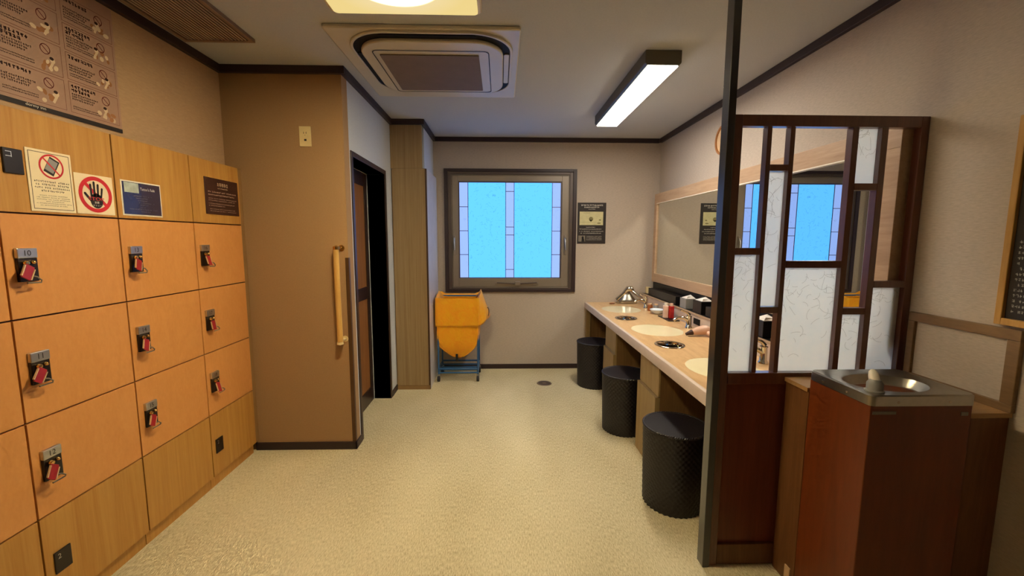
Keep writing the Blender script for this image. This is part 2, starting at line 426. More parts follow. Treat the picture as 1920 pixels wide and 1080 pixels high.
# ================================================================== THE SETTING
struct('floor', MB().box(XL-0.1, XR+0.1, Y0-0.1, Y3+0.1, -0.1, 0), M['floor'])
struct('ceiling', MB().box(XL-0.1, XR+0.1, Y0-0.1, Y3+0.1, H, H+0.1), M['ceiling'])
struct('wall_left', MB().box(XL-0.1, XL, Y0, Y1, 0, H), M['wall_left'])
struct('wall_stub', MB().box(XL-0.1, X2, Y1, Y1+0.09, 0, H), M['stub'])
DY0, DY1, DZ = 2.845, 3.60, 1.905            # door opening
struct('wall_side', MB().box(X2-0.2, X2, Y1+0.09, DY0, 0, H).box(X2-0.2, X2, DY1, Y2+0.1, 0, H).box(X2-0.2, X2, DY0, DY1, DZ, H), M['wall_grey'])
struct('wall_recess', MB().box(X2-0.1, X3, Y3-0.001, Y2+0.1, 2.01, H), M['wall_grey'])
WX0, WX1, WZ0, WZ1 = -0.545, 0.752, 0.862, 2.06
struct('wall_back', MB().box(X2-0.2, WX0, Y3, Y3+0.1, 0, H).box(WX1, XR, Y3, Y3+0.1, 0, H).box(WX0, WX1, Y3, Y3+0.1, 0, WZ0).box(WX0, WX1, Y3, Y3+0.1, WZ1, H), M['wall'])
struct('wall_right', MB().box(XR, XR+0.1, Y0, Y3+0.1, 0, H), M['wall'])
struct('wall_front', MB().box(XL-0.1, XR+0.1, Y0-0.1, Y0, 0, H), M['bounce_damper'])

# crown moulding, one run per wall
t, m = 0.027, 0.043
struct('trim_1', MB().box(XL, XL+t, Y0, Y1, H-m, H), M['dark'], 0.002)
struct('trim_2', MB().box(XL+t, X2+t, Y1-t, Y1, H-m, H), M['dark'], 0.002)
struct('trim_3', MB().box(X2, X2+t, Y1, Y2-t, H-m, H), M['dark'], 0.002)
struct('trim_4', MB().box(X2, X3+t, Y2-t, Y2, H-m, H), M['dark'], 0.002)
struct('trim_5', MB().box(X3, X3+t, Y2, Y3-t, H-m, H), M['dark'], 0.002)
struct('trim_6', MB().box(X3, XR-t, Y3-t, Y3, H-m, H), M['dark'], 0.002)
struct('trim_7', MB().box(XR-t, XR, Y0, Y3-t, H-m, H), M['dark'], 0.002)
struct('baseboard_back', MB().box(-0.64, 0.89, Y3-0.012, Y3, 0, 0.05), M['dark'], 0.002)
struct('baseboard_stub', MB().box(XK-0.02, X2+0.01, Y1-0.012, Y1, 0, 0.05), M['dark'], 0.002)
struct('baseboard_side', MB().box(X2, X2+0.01, Y1-0.012, 2.815, 0, 0.05).box(X2, X2+0.01, 3.64, Y2, 0, 0.05), M['dark'], 0.002)

# door 1: dark frame, sliding leaf set deep in the reveal
d = sroot('door_1', (X2, 3.2, 0))
obj('door_frame', MB().box(X2-0.14, X2+0.008, DY0-0.034, DY0, 0, DZ+0.035).box(X2-0.14, X2+0.008, DY1, DY1+0.036, 0, DZ+0.035)
    .box(X2-0.14, X2+0.008, DY0, DY1, DZ, DZ+0.035), M['black_frame'], d, 0.002)
XD = -1.10
lf = obj('door_leaf', MB().box(XD-0.03, XD, DY0, 2.93, 0, DZ).box(XD-0.03, XD, 3.53, DY1, 0, DZ).box(XD-0.03, XD, 2.93, 3.53, 0, 0.13)
         .box(XD-0.03, XD, 2.93, 3.53, 0.89, 0.99).box(XD-0.03, XD, 2.93, 3.53, 1.80, DZ), M['black_frame'], d, 0.002)
M['doorwood'] = wood('door_panel_wood', (128, 82, 44), (158, 108, 62), stretch=(18, 18, 1), rough=0.45)
obj('wood_inset', MB().box(XD-0.025, XD-0.008, 2.93, 3.53, 0.13, 0.89), M['doorwood'], d)
obj('wood_inset', MB().box(XD-0.025, XD-0.008, 2.93, 3.53, 0.99, 1.80), M['doorwood'], d)

# window 1
w = sroot('window_1', (0.1, Y3, 0.83))
def ring_box(a, b, y0, y1):
    """rectangular frame between outer (x0,x1,z0,z1)=a and inner b"""
    return MB().box(a[0], b[0], y0, y1, a[2], a[3]).box(b[1], a[1], y0, y1, a[2], a[3]).box(b[0], b[1], y0, y1, a[2], b[2]).box(b[0], b[1], y0, y1, b[3], a[3])
obj('window_casing', ring_box((-0.576, 0.782, 0.831, 2.091), (-0.540, 0.746, 0.858, 2.062), Y3-0.025, Y3+0.02), M['dark'], w, 0.002)
obj('window_frame', ring_box((-0.540, 0.746, 0.858, 2.062), (-0.505, 0.712, 0.874, 2.036), Y3-0.012, Y3+0.06), M['alu_dark'], w, 0.002)
obj('window_frame', ring_box((-0.505, 0.712, 0.874, 2.036), (-0.497, 0.704, 0.882, 2.028), Y3+0.004, Y3+0.06), M['alu'], w, 0.001)
obj('window_sash', ring_box((-0.495, 0.702, 0.884, 2.026), (-0.436, 0.634, 0.972, 1.968), Y3+0.0, Y3+0.05), M['alu'], w, 0.003)
obj('window_sash', ring_box((-0.436, 0.634, 0.972, 1.968), (-0.424, 0.622, 0.980, 1.958), Y3+0.012, Y3+0.05), M['alu_dark'], w, 0.001)
def ring_x(x0, x1, ya, yb, za, zb, yc, yd, zc, zd):
    """rectangular frame lying in a plane of constant x"""
    return MB().box(x0, x1, ya, yb, zd, zb).box(x0, x1, ya, yb, za, zc).box(x0, x1, ya, yc, zc, zd).box(x0, x1, yd, yb, zc, zd)
def squiggles(F, mb, u0, v0, u1, v1, n, lmin, lmax, w, d=0.0006, topheavy=0.0, rg=random):
    """curved paper fibres scattered over a pane"""
    for _ in range(n):
        u = rg.uniform(u0+0.008, u1-0.008); q = rg.random()**(1.0/(1.0+topheavy)); v = v0+(v1-v0)*q
        a = rg.uniform(0, 6.283); k = rg.uniform(-1, 1)*2.2/6; L = rg.uniform(lmin, lmax)/6
        for _s in range(6):
            u2, v2 = u+L*math.cos(a), v+L*math.sin(a)
            if not (u0+0.003 < u2 < u1-0.003 and v0+0.003 < v2 < v1-0.003): break
            F.line(mb, u, v, u2, v2, w, d); u, v = u2, v2; a += k+rg.uniform(-.1, .1)
    return mb
gy = Y3+0.03
fl = Flat((0, gy, 0), (1, 0, 0), (0, -1, 0))
gm = MB().box(-0.336, 0.053, gy, gy+0.006, 0.978, 1.96).box(0.140, 0.536, gy, gy+0.006, 0.978, 1.96)
obj('frosted_glass', gm, M['glass'], w)
gb = MB().box(-0.426, -0.336, gy, gy+0.006, 0.978, 1.96).box(0.053, 0.140, gy, gy+0.006, 0.978, 1.96).box(0.536, 0.624, gy, gy+0.006, 0.978, 1.96)
obj('border_glass', gb, M['glass_b'], w)
rgw = random.Random(11)
for (a_, b_) in ((-0.334, 0.051), (0.142, 0.534)):
    obj('glass_fibres', squiggles(fl, MB(), a_, 0.985, b_, 1.955, 130, 0.008, 0.045, 0.0032, 0.0006, 0.3, rgw), M['fibre_lit'], w)
ld = MB()
for x in (-0.336, 0.053, 0.140, 0.536): ld.box(x-0.003, x+0.003, gy-0.004, gy, 0.978, 1.96)
for z in (1.712, 1.466, 1.220): ld.box(-0.426, -0.336, gy-0.004, gy, z-0.003, z+0.003).box(0.536, 0.624, gy-0.004, gy, z-0.003, z+0.003)
for z in (1.870, 1.506, 1.424, 1.064): ld.box(0.053, 0.140, gy-0.004, gy, z-0.003, z+0.003)
obj('lead_line', ld, M['alu_dark'], w)
for x in (-0.478, 0.672):
    hb = obj('sash_latch', MB().box(x-0.012, x+0.012, Y3-0.014, Y3, 1.22, 1.42), M['alu'], w, 0.004)
    obj('latch_lever', MB().tube([(x, Y3-0.014, 1.39), (x, Y3-0.035, 1.36), (x+0.004, Y3-0.04, 1.27)], [0.009, 0.009, 0.006]), M['steel'], hb, 0, 40)
op = obj('window_operator', MB().box(-0.06, 0.40, Y3-0.012, Y3, 0.905, 0.925).box(0.15, 0.205, Y3-0.03, Y3, 0.900, 0.94), M['alu'], w, 0.003)
obj('operator_arm', MB().tube([(-0.04, Y3-0.016, 0.928), (0.17, Y3-0.02, 0.918), (0.38, Y3-0.016, 0.928)], 0.005), M['alu_dark'], op, 0, 40)

# ================================================================== CEILING FITTINGS
# square lamp
t_ = thing('ceiling_lamp', (-0.395, 1.685, H), 'large square glowing ceiling lamp with a cream diffuser', 'ceiling lamp')
obj('housing', MB().rrect(-0.712, -0.078, 1.425, 1.945, 0.03, 2.33, 2.40), M['lamp_rim'], t_, 0.006, 40)
obj('diffuser', MB().rrect(-0.695, -0.095, 1.442, 1.928, 0.02, 2.322, 2.331), M['lampA'], t_, 0, 40)
# long lamp
t_ = thing('long_ceiling_lamp', (0.89, 3.03, H), 'long narrow ceiling lamp above the vanity counter', 'ceiling lamp')
obj('housing', MB().prism([(0.785, 2.40), (0.785, 2.335), (0.797, 2.322), (0.973, 2.322), (0.985, 2.335), (0.985, 2.40)], 'Y', 2.41, 3.66), M['lamp_body'], t_, 0.004)
obj('diffuser', MB().box(0.803, 0.967, 2.418, 3.652, 2.317, 2.3225), M['lampB'], t_)
# air conditioner cassette
t_ = thing('ceiling_air_conditioner', (-0.375, 2.67, H), 'square ceiling air conditioner panel with rounded air slot ring', 'air conditioner')
obj('base_plate', MB().rrect(-0.855, 0.100, 2.175, 3.165, 0.012, 2.380, 2.40), M['ac'], t_, 0.006, 40)
obj('air_slot', MB().rrect(-0.770, 0.050, 2.205, 3.045, 0.20, 2.372, 2.3805, 16), M['slot'], t_, 0, 40)
def ring_prism(o, i, z0, z1):
    n = len(o); vs = [(p[0], p[1], z0) for p in o]+[(p[0], p[1], z0) for p in i]+[(p[0], p[1], z1) for p in o]+[(p[0], p[1], z1) for p in i]; fs = []
    for k in range(n):
        j = (k+1) % n
        fs += [(k, j, n+j, n+k), (2*n+k, 3*n+k, 3*n+j, 2*n+j), (k, 2*n+k, 2*n+j, j), (n+k, n+j, 3*n+j, 3*n+k)]
    return MB().add(vs, fs)
obj('outer_lip', ring_prism(rr(-0.785, 0.065, 2.190, 3.060, 0.215, 16), rr(-0.770, 0.050, 2.205, 3.045, 0.20, 16), 2.368, 2.3805), M['ac'], t_, 0.003, 40)
for (a, b, c, e) in ((-0.60, -0.12, 2.212, 2.246), (-0.60, -0.12, 3.016, 3.040), (-0.766, -0.739, 2.42, 2.84), (0.018, 0.046, 2.42, 2.84)):
    obj('louver', MB().rrect(a, b, c, e, 0.012, 2.366, 2.371), M['ac'] if a > 0 else M['slot'], t_, 0.001, 40)
obj('centre_panel', MB().rrect(-0.735, 0.014, 2.250, 3.012, 0.17, 2.352, 2.372, 14), M['ac'], t_, 0.006, 40)
obj('panel_seam', ring_prism(rr(-0.672, -0.060, 2.345, 2.965, 0.03, 6), rr(-0.668, -0.064, 2.349, 2.961, 0.028, 6), 2.3492, 2.3502), M['slot'], t_)
obj('intake_grille', MB().rrect(-0.640, -0.115, 2.395, 2.925, 0.006, 2.346, 2.351), M['grille'], t_, 0.001)
# air return grille
t_ = thing('ceiling_vent', (-1.44, 2.05, H), 'slatted air return grille in the ceiling beside the lockers', 'vent')
obj('backing', MB().box(-1.60, -1.285, 1.60, 2.345, 2.392, 2.40), M['slot'], t_)
sl = obj('slat_panel', MB(), M['vent'], t_) if False else None
for k in range(18):
    x = -1.590+k*0.0168
    obj('slat', MB().prism([(x, 2.386), (x+0.001, 2.384), (x+0.008, 2.386), (x+0.007, 2.391)], 'Y', 1.601, 2.339), M['vent'], t_)
obj('frame', ring_prism([(-1.622, 1.58), (-1.265, 1.58), (-1.265, 2.362), (-1.622, 2.362)], [(-1.600, 1.60), (-1.287, 1.60), (-1.287, 2.340), (-1.600, 2.340)], 2.382, 2.40), M['vent_rim'], t_, 0.002)

# ================================================================== LOCKERS
LY = [0.970, 1.397, 1.824, 2.258, 2.668]
RZ = [0.065, 0.417, 0.762, 1.112, 1.461, 1.802]
NUM = [(7, 8, 9), (10, 11, 12), (13, 14, 15), (16, 17, 18)]
where = ['cut off at the edge, nearest the viewer', 'with locks numbered 10, 11 and 12 under the two white notices', 'with locks numbered 13, 14 and 15 under the navy notice', 'with locks numbered 16, 17 and 18 beside the plain stub wall']
g = 0.0028
for c in range(4):
    y0, y1 = LY[c], LY[c+1]
    ye = y1
    t_ = thing('locker_cabinet', (XK-0.05, (y0+y1)/2, 0), 'tall locker column '+where[c], 'locker', 'locker columns along the left wall')
    obj('cabinet_body', MB().box(XL+0.001, XK-0.014, y0+0.001, ye-0.001, 0.066, 1.800), M['locker_gap'], t_)
    obj('kick_board', MB().box(XL+0.001, XK-0.02, y0+0.002, ye-0.002, 0, 0.065), M['locker_plain'], t_, 0.001)
    gg = 0.0048
    for r in range(5):
        z0, z1 = RZ[r], RZ[r+1]
        if r in (0, 4):
            pn = obj('lower_panel' if r == 0 else 'header_panel', MB().box(XK-0.013, XK, y0+gg, y1-0.0015, z0+g, z1-g), M['locker_plain'], t_, 0.001)
            if (r == 0 and c in (1, 3)) or (r == 4 and c == 1):
                zz = z0+0.125 if r == 0 else 1.587
                ky = y0+(0.032 if c else .03)
                hy = 0.058
                lb = obj('blank_lock', MB().box(XK, XK+0.006, ky, ky+hy, zz, zz+0.08), M['lockblack'], pn, 0.002)
                mk = MB(); F = Flat((XK+0.0062, ky, zz), (0, 1, 0), (1, 0, 0)); F.text(mk, '2' if r == 0 else 'コ', 0.016, 0.052, 0.018, 0.0003)
                obj('small_mark', mk, M['plate'], pn)
        else:
            n = NUM[c][3-r]
            dr = obj('locker_door', MB().box(XK-0.013, XK, y0+gg, y1-0.0015, z0+g, z1-g), M['locker_door'], t_, 0.001)
            ky = y0+0.031; kz = z0+0.123
            obj('lock_body', MB().box(XK, XK+0.010, ky+0.001, ky+0.061, kz, kz+0.078), M['lockblack'], dr, 0.002)
            obj('number_plate', MB().box(XK, XK+0.013, ky, ky+0.061, kz+0.078, kz+0.111), M['plate'], dr, 0.002)
            F = Flat((XK+0.0131, ky, kz+0.078), (0, 1, 0), (1, 0, 0)); mk = MB(); F.text(mk, str(n), 0.0305, 0.008, 0.018, 0.0003)
            obj('printed_number', mk, M['ink'], dr)
obj_f = tag(obj('filler_strip', MB().box(XL+0.001, XK-0.004, 2.669, Y1-0.001, 0.066, 1.800), M['lam_edge']), 'thin brown filler strip between the last locker column and stub wall', 'filler strip')

# keys: brass bow in the lock, red tag on a pale strap
def key_parts(root, tilt, open_):
    x = XK+0.010
    bx_, by_, bz_ = root.location
    obj('key_knob', MB().lathe([(0.0, 0.0), (0.008, 0.001), (0.009, 0.006), (0.006, 0.012), (0.0, 0.013)], (x, by_-0.010, bz_+0.062), 14, 'X')
        .lathe([(0.0, 0.0), (0.006, 0.001), (0.007, 0.006), (0.004, 0.012), (0.0, 0.013)], (x, by_+0.012, bz_+0.064), 14, 'X'), M['brass'], root, 0, 50)
    # tag: a slanted slab swinging out from the door
    a = math.radians(tilt); dy, dz = -math.sin(a), -math.cos(a)
    def q(u, v, e): # u across, v along, e out
        return (x+0.012+e+v*open_, by_-0.008+dy*v+math.cos(a)*u, bz_+0.052+dz*v-math.sin(a)*u)
    def slab(u0, u1, v0, v1, e0, e1):
        vs = [q(u, v, e) for e in (e0, e1) for (u, v) in ((u0, v0), (u1, v0), (u1, v1), (u0, v1))]
        return MB().add(vs, [(0, 1, 2, 3), (7, 6, 5, 4), (0, 4, 5, 1), (1, 5, 6, 2), (2, 6, 7, 3), (3, 7, 4, 0)])
    obj('red_tag', slab(-0.014, 0.014, -0.002, 0.048, 0, 0.005), M['keytag'], root, 0.0015)
    obj('tag_border', slab(-0.018, -0.0142, 0.004, 0.044, 0.0, 0.006), M['strap'], root, 0.001)
    obj('tag_border', slab(0.0142, 0.018, 0.004, 0.044, 0.0, 0.006), M['strap'], root, 0.001)
    p0 = Vector(q(0.010, 0.03, 0)); 
    obj('wrist_band', MB().tube([p0, p0+Vector((0.008, 0.016, -0.006)), p0+Vector((0.004, 0.032, -0.018)), p0+Vector((-0.002, 0.036, -0.026)), p0+Vector((0.002, 0.018, -0.025)), p0+Vector((0.004, -0.012, -0.024))], 0.0025, 8), M['tagrey'], root, 0, 50)
for c in (1, 2, 3):
    for r in (3, 2, 1):
        n = NUM[c][3-r]; y = LY[c]+0.031+0.030; z = RZ[r]+0.123
        k = thing('locker_key', (XK+0.01, y, z), 'red-tagged key in the %s numbered door of the locker column under the %s' % (('', 'lowest', 'middle', 'top')[r], ('', 'white notices', 'navy notice', 'brown notice')[c]), 'key', 'keys in the locker doors')
        key_parts(k, random.uniform(28, 44) if c < 3 else random.uniform(4, 18), random.uniform(0.15, 0.4))

# ================================================================== SIGNS
def board(name, org, right, normal, wd, hg, th, mat, label, cat, group=None, bevel=0.001):
    org, right, normal = Vector(org), Vector(right), Vector(normal)
    root = thing(name, org+right*wd/2, label, cat, group)
    c = [org, org+right*wd, org+right*wd+Vector((0, 0, hg)), org+Vector((0, 0, hg))]
    mb = MB().add([p for p in c]+[p+normal*th for p in c], [(0, 1, 2, 3), (7, 6, 5, 4), (0, 4, 5, 1), (1, 5, 6, 2), (2, 6, 7, 3), (3, 7, 4, 0)])
    obj('board', mb, mat, root, bevel)
    return root, Flat(org+normal*th, right, normal)
RY, NX = (0, 1, 0), (1, 0, 0)
# no phone notice
r_, F = board('no_phone_notice', (XK, 1.497, 1.471), RY, NX, 0.152, 0.210, 0.003, M['paper'], 'upright white notice with a crossed-out mobile phone', 'sign')
obj('border_line', F.frame(MB(), 0.008, 0.008, 0.144, 0.202, 0.0018), M['ink'], r_)
ph = MB(); F.poly(ph, [(0.078, 0.192), (0.110, 0.176), (0.084, 0.124), (0.052, 0.140)], 0.0004)
obj('phone_picture', ph, M['ink'], r_)
ph2 = MB(); F.poly(ph2, [(0.076, 0.186), (0.104, 0.173), (0.084, 0.133), (0.057, 0.147)], 0.0006); obj('phone_screen', ph2, M['greybox'], r_)
rg = MB(); F.ring(rg, 0.080, 0.157, 0.036, 0.042, 0.0009); F.line(rg, 0.053, 0.185, 0.107, 0.129, 0.005, 0.0010); obj('red_ring', rg, M['red'], r_)
tx = MB()
for i, (a, b) in enumerate(((0.018, 0.136), (0.022, 0.132), (0.018, 0.136), (0.038, 0.118))): F.scribble(tx, a, 0.100-i*0.0105, b, 0.0065)
for i, (a, b) in enumerate(((0.03, 0.126), (0.02, 0.134), (0.02, 0.134), (0.05, 0.11), (0.018, 0.136), (0.03, 0.122))): F.scribble(tx, a, 0.054-i*0.0068, b, 0.003)
obj('printed_text', tx, M['ink'], r_)
# stop tattoo notice
r_, F = board('stop_hand_notice', (XK, 1.655, 1.472), RY, NX, 0.157, 0.151, 0.002, M['paper'], 'square white notice with a black hand in a red ring reading STOP', 'sign')
rg = MB(); F.ring(rg, 0.080, 0.076, 0.054, 0.069, 0.0004); F.line(rg, 0.034, 0.122, 0.126, 0.030, 0.013, 0.0005); obj('red_ring', rg, M['red'], r_)
hd = MB()
for (a, b, c_, d_, w_) in ((0.062, 0.066, 0.060, 0.112, .0085), (0.075, 0.066, 0.075, 0.122, .009), (0.088, 0.066, 0.091, 0.114, .0085), (0.100, 0.062, 0.107, 0.100, .008), (0.060, 0.050, 0.036, 0.078, .0095)):
    F.line(hd, a, b, c_, d_, w_, 0.0007); F.disc(hd, c_, d_, w_/2, None, 0.0007, 12)
F.disc(hd, 0.081, 0.052, 0.026, 0.029, 0.0007); obj('black_hand', hd, M['ink'], r_)
s1 = MB(); F.text(s1, 'STOP', 0.080, 0.053, 0.013, 0.0010, 'C', 0.064); obj('stop_lettering', s1, M['red'], r_)
s2 = MB(); F.text(s2, '刺青', 0.081, 0.041, 0.009, 0.0010); F.text(s2, 'タトゥー', 0.081, 0.030, 0.008, 0.0010, 'C', 0.036); obj('white_lettering', s2, M['white'], r_)
# navy notice
r_, F = board('navy_notice', (XK, 1.849, 1.476), RY, NX, 0.210, 0.148, 0.002, M['white'], 'laminated navy blue notice with a small picture in its corner', 'sign')
bl = MB(); F.rect(bl, 0.006, 0.006, 0.204, 0.142, 0.0004); obj('navy_print', bl, M['navy'], r_)
pc = MB(); F.rect(pc, 0.015, 0.098, 0.088, 0.140, 0.0007); obj('corner_picture', pc, M['paleblue'], r_)
tt = MB(); F.text(tt, "Tattoo's Rule", 0.096, 0.112, 0.0125, 0.0007, 'L', 0.078)
obj('title_lettering', tt, M['white'], r_)
tx = MB()
for i, (a, b) in enumerate(((0.06, 0.165), (0.07, 0.14), (0.08, 0.13), (0.085, 0.165), (0.09, 0.135), (0.09, 0.12), (0.03, 0.19), (0.09, 0.14))): F.scribble(tx, a, 0.084-i*0.0095, b, 0.0038, 0.0007, 0.8)
obj('printed_text', tx, M['tagrey'], r_)
# brown notice
r_, F = board('brown_notice', (XK, 2.360, 1.512), RY, NX, 0.288, 0.198, 0.004, M['brownsign'], 'dark brown notice with rounded corners and pale Japanese lettering', 'sign', None, 0.002)
tt = MB(); F.text(tt, 'お客様各位', 0.148, 0.156, 0.021, 0.0005, 'C', 0.092); F.scribble(tt, 0.105, 0.142, 0.19, 0.006)
obj('title_lettering', tt, M['poster_light'], r_)
tx = MB()
for i, (a, b, h) in enumerate(((0.022, 0.268, .008), (0.022, 0.25, .008), (0.022, 0.265, .005), (0.022, 0.25, .005), (0.022, 0.245, .005), (0.022, 0.16, .005), (0.03, 0.25, .004), (0.03, 0.26, .004))):
    F.scribble(tx, a, (0.118, 0.102, 0.084, 0.073, 0.056, 0.045, 0.027, 0.016)[i], b, h)
obj('printed_text', tx, M['pinkish'], r_)

# bathing rules poster on the upper left wall
PY0, PZ0 = 1.28, 1.841
r_, F = board('rules_poster', (XL, PY0, PZ0), RY, NX, 2.0-PY0, 0.512, 0.003, M['poster'], 'big pinkish beige poster of bathing rules above the lockers', 'poster')
bd = MB(); F.rect(bd, 0, 0, 2.0-PY0, 0.017, 0.0004); obj('black_band', bd, M['ink'], r_)
lg = MB(); F.text(lg, 'dormy inn', 1.645-PY0, 0.0035, 0.0125, 0.0007, 'C', 0.068); obj('lettering', lg, M['white'], r_)
for ci, (u0, u1, zs) in enumerate(((1.775, 1.988, [1.866, 1.990, 2.098, 2.204, 2.31]), (1.535, 1.758, [1.866, 1.985, 2.105, 2.225, 2.34]), (1.295, 1.518, [1.866, 1.985, 2.105, 2.225, 2.34]))):
    for k in range(4):
        tit, txt, rng, fig, fig2, hair = MB(), MB(), MB(), MB(), MB(), MB()
        a, b = u0-PY0, u1-PY0; v0, v1 = zs[k]-PZ0+0.004, zs[k+1]-PZ0-0.004
        bx = obj('rule_box', F.frame(MB(), a, v0, b, v1, 0.0012), M['dullred'], r_)
        F.scribble(tit, a+0.010, v1-0.021, a+0.115, 0.0125, 0.0005, 1.1, 0.30)
        if (k+ci) % 2 == 0: F.scribble(tit, a+0.010, v1-0.036, a+0.085, 0.0125, 0.0005, 1.1, 0.30)
        for i in range(3): F.scribble(txt, a+0.010, v1-0.048-i*0.0095, a+0.12-0.012*i, 0.0072, 0.0005, 1.1, 0.24)
        for i in range(2): F.scribble(txt, a+0.010, v0+0.022-i*0.008, a+0.125, 0.0045, 0.0005, 1.1, 0.3)
        cu = b-0.058; cv = v1-0.030
        F.ring(rng, cu, cv, 0.0155, 0.0185, 0.0008); F.line(rng, cu-0.012, cv+0.011, cu+0.012, cv-0.011, 0.003, 0.0008)
        for q in range(6):
            F.disc(fig if q % 2 else fig2, cu+random.uniform(-0.035, 0.035), v0+random.uniform(0.014, 0.05), random.uniform(0.006, 0.014), random.uniform(0.005, 0.010), 0.0005+q*0.00005, 10, random.uniform(0, 3))
        hx = cu+random.uniform(-0.02, 0.03); F.disc(fig, hx, v0+0.048, 0.009, 0.010, 0.0009, 12); F.disc(hair, hx-0.003, v0+0.055, 0.008, 0.006, 0.0010, 12)
        F.line(fig, hx, v0+0.040, hx-0.014, v0+0.014, 0.009, 0.0008)
        obj('title_lettering', tit, M['ink_brown'], bx); obj('printed_text', txt, M['ink_brown'], bx)
        obj('prohibition_ring', rng, M['dullred'], bx); obj('bather_drawing', fig, M['poster_light'], bx); obj('shaded_drawing', fig2, M['poster_tan'], bx); obj('hair_drawing', hair, M['ink_brown'], bx)

# black notice on the back wall
r_, F = board('black_notice', (0.797, Y3, 1.336), (1, 0, 0), (0, -1, 0), 0.297, 0.422, 0.004, M['ink'], 'black notice with a cream picture panel beside the window', 'sign')
a = MB(); F.rect(a, 0.022, 0.192, 0.268, 0.330, 0.0004); obj('picture_panel', a, plain('pale_olive_print', (200, 194, 148), 0.5, var=0.08, vscale=30), r_)
a = MB(); F.disc(a, 0.141, 0.255, 0.022, None, 0.0006); F.poly(a, [(0.122, 0.245), (0.160, 0.245), (0.141, 0.225)], 0.0006); F.disc(a, 0.235, 0.245, 0.012, 0.006, 0.0006); F.disc(a, 0.225, 0.212, 0.02, 0.006, 0.0006)
F.rect(a, 0.03, 0.222, 0.2, 0.2235, 0.0006); F.scribble(a, 0.06, 0.312, 0.13, 0.008, 0.0006); obj('picture_drawing', a, plain('olive_print', (120, 112, 70), 0.5), r_)
a = MB(); F.scribble(a, 0.035, 0.388, 0.265, 0.015); F.scribble(a, 0.07, 0.368, 0.225, 0.014); F.scribble(a, 0.105, 0.352, 0.185, 0.006)
F.scribble(a, 0.09, 0.166, 0.185, 0.008); F.scribble(a, 0.022, 0.146, 0.255, 0.0085); F.scribble(a, 0.022, 0.124, 0.27, 0.0085); F.scribble(a, 0.035, 0.104, 0.255, 0.0085)
for i in range(4): F.scribble(a, 0.095, 0.074-i*0.012, 0.26, 0.005)
obj('printed_text', a, M['white'], r_)
a = MB(); F.rect(a, 0.013, 0.022, 0.083, 0.084, 0.0004); obj('small_photo', a, M['tagrey'], r_)
a = MB(); F.disc(a, 0.058, 0.062, 0.012, 0.014, 0.0006); F.poly(a, [(0.045, 0.022), (0.078, 0.022), (0.072, 0.052), (0.048, 0.052)], 0.0006); obj('photo_silhouette', a, M['black'], r_)

# framed chart board on the right wall, facing -X: right = -Y
r_, F = board('chart_board', (XR, 1.338, 1.108), (0, -1, 0), (-1, 0, 0), 0.62, 0.66, 0.010, M['ink'], 'tall black chart in a yellow wood frame on the right wall', 'board')
fr = MB()
xa, xb = XR-0.022, XR-0.0
for q in ((1.338, 1.318, 1.108, 1.768), (0.738, 0.718, 1.108, 1.768), (1.318, 0.738, 1.108, 1.130), (1.318, 0.738, 1.746, 1.768)): fr.box(xa, xb, q[0], q[1], q[2], q[3])
obj('wood_frame', fr, M['board_frame'], r_, 0.002)
a = MB()
for i in range(14):
    for j in range(9): F.scribble(a, 0.035+j*0.058, 0.042+i*0.017, 0.035+j*0.058+random.uniform(.028, .05), 0.009, 0.001)
for i in range(8):
    for j in range(2): F.scribble(a, 0.04+j*0.10, 0.33+i*0.018, 0.04+j*0.10+random.uniform(.03, .09), 0.008, 0.001)
obj('printed_text', a, plain('dim_white_print', (170, 168, 160), 0.5), r_)

# ================================================================== STUB WALL FITTINGS
t_ = thing('wall_outlet', (-1.185, Y1, 1.937), 'cream wall outlet plate high on the plain stub wall', 'outlet')
obj('cover_plate', MB().box(-1.220, -1.150, Y1-0.007, Y1, 1.937, 2.056), M['cream'], t_, 0.002)
so = MB(); Fo = Flat((-1.220, Y1-0.0072, 1.937), (1, 0, 0), (0, -1, 0))
Fo.rect(so, 0.026, 0.074, 0.029, 0.086, 0.0003); Fo.rect(so, 0.041, 0.074, 0.044, 0.086, 0.0003); Fo.disc(so, 0.035, 0.066, 0.002, None, 0.0003, 10)
Fo.rect(so, 0.029, 0.032, 0.043, 0.044, 0.0003)
obj('socket_slot', so, M['ink'], t_)
t_ = thing('grab_rail', (-1.0, Y1, 0.73), 'vertical pale wooden grab rail on the stub wall', 'handrail')
obj('rail_bar', MB().tube([(-1.008, Y1-0.055, 0.735), (-1.012, Y1-0.055, 1.03), (-1.012, Y1-0.055, 1.315)], 0.017, 16), M['handrail'], t_, 0, 50)
for z in (1.322, 0.742):
    obj('end_bracket', MB().lathe([(0.0, 0), (0.019, 0.001), (0.020, 0.018), (0.0, 0.026)] if z > 1 else [(0.0, -0.022), (0.020, -0.014), (0.019, 0), (0, 0.001)], (-1.010, Y1-0.055, z-0.008), 16)
        .tube([(-1.010, Y1-0.055, z), (-0.998, Y1-0.002, z)], 0.009, 12).lathe([(0.020, -0.004), (0.020, 0)], (-0.998, Y1, z), 16, 'Y'), M['brass'] if z > 1 else M['cream'], t_, 0, 50)
tag(obj('corner_guard', MB().box(-0.977, X2+0.002, Y1-0.003, Y1, 0.05, 1.262).box(X2, X2+0.003, Y1-0.003, Y1+0.02, 0.05, 1.262), M['guard'], None, 0.001), 'brown corner guard strip on the outer edge of the stub wall', 'corner guard')

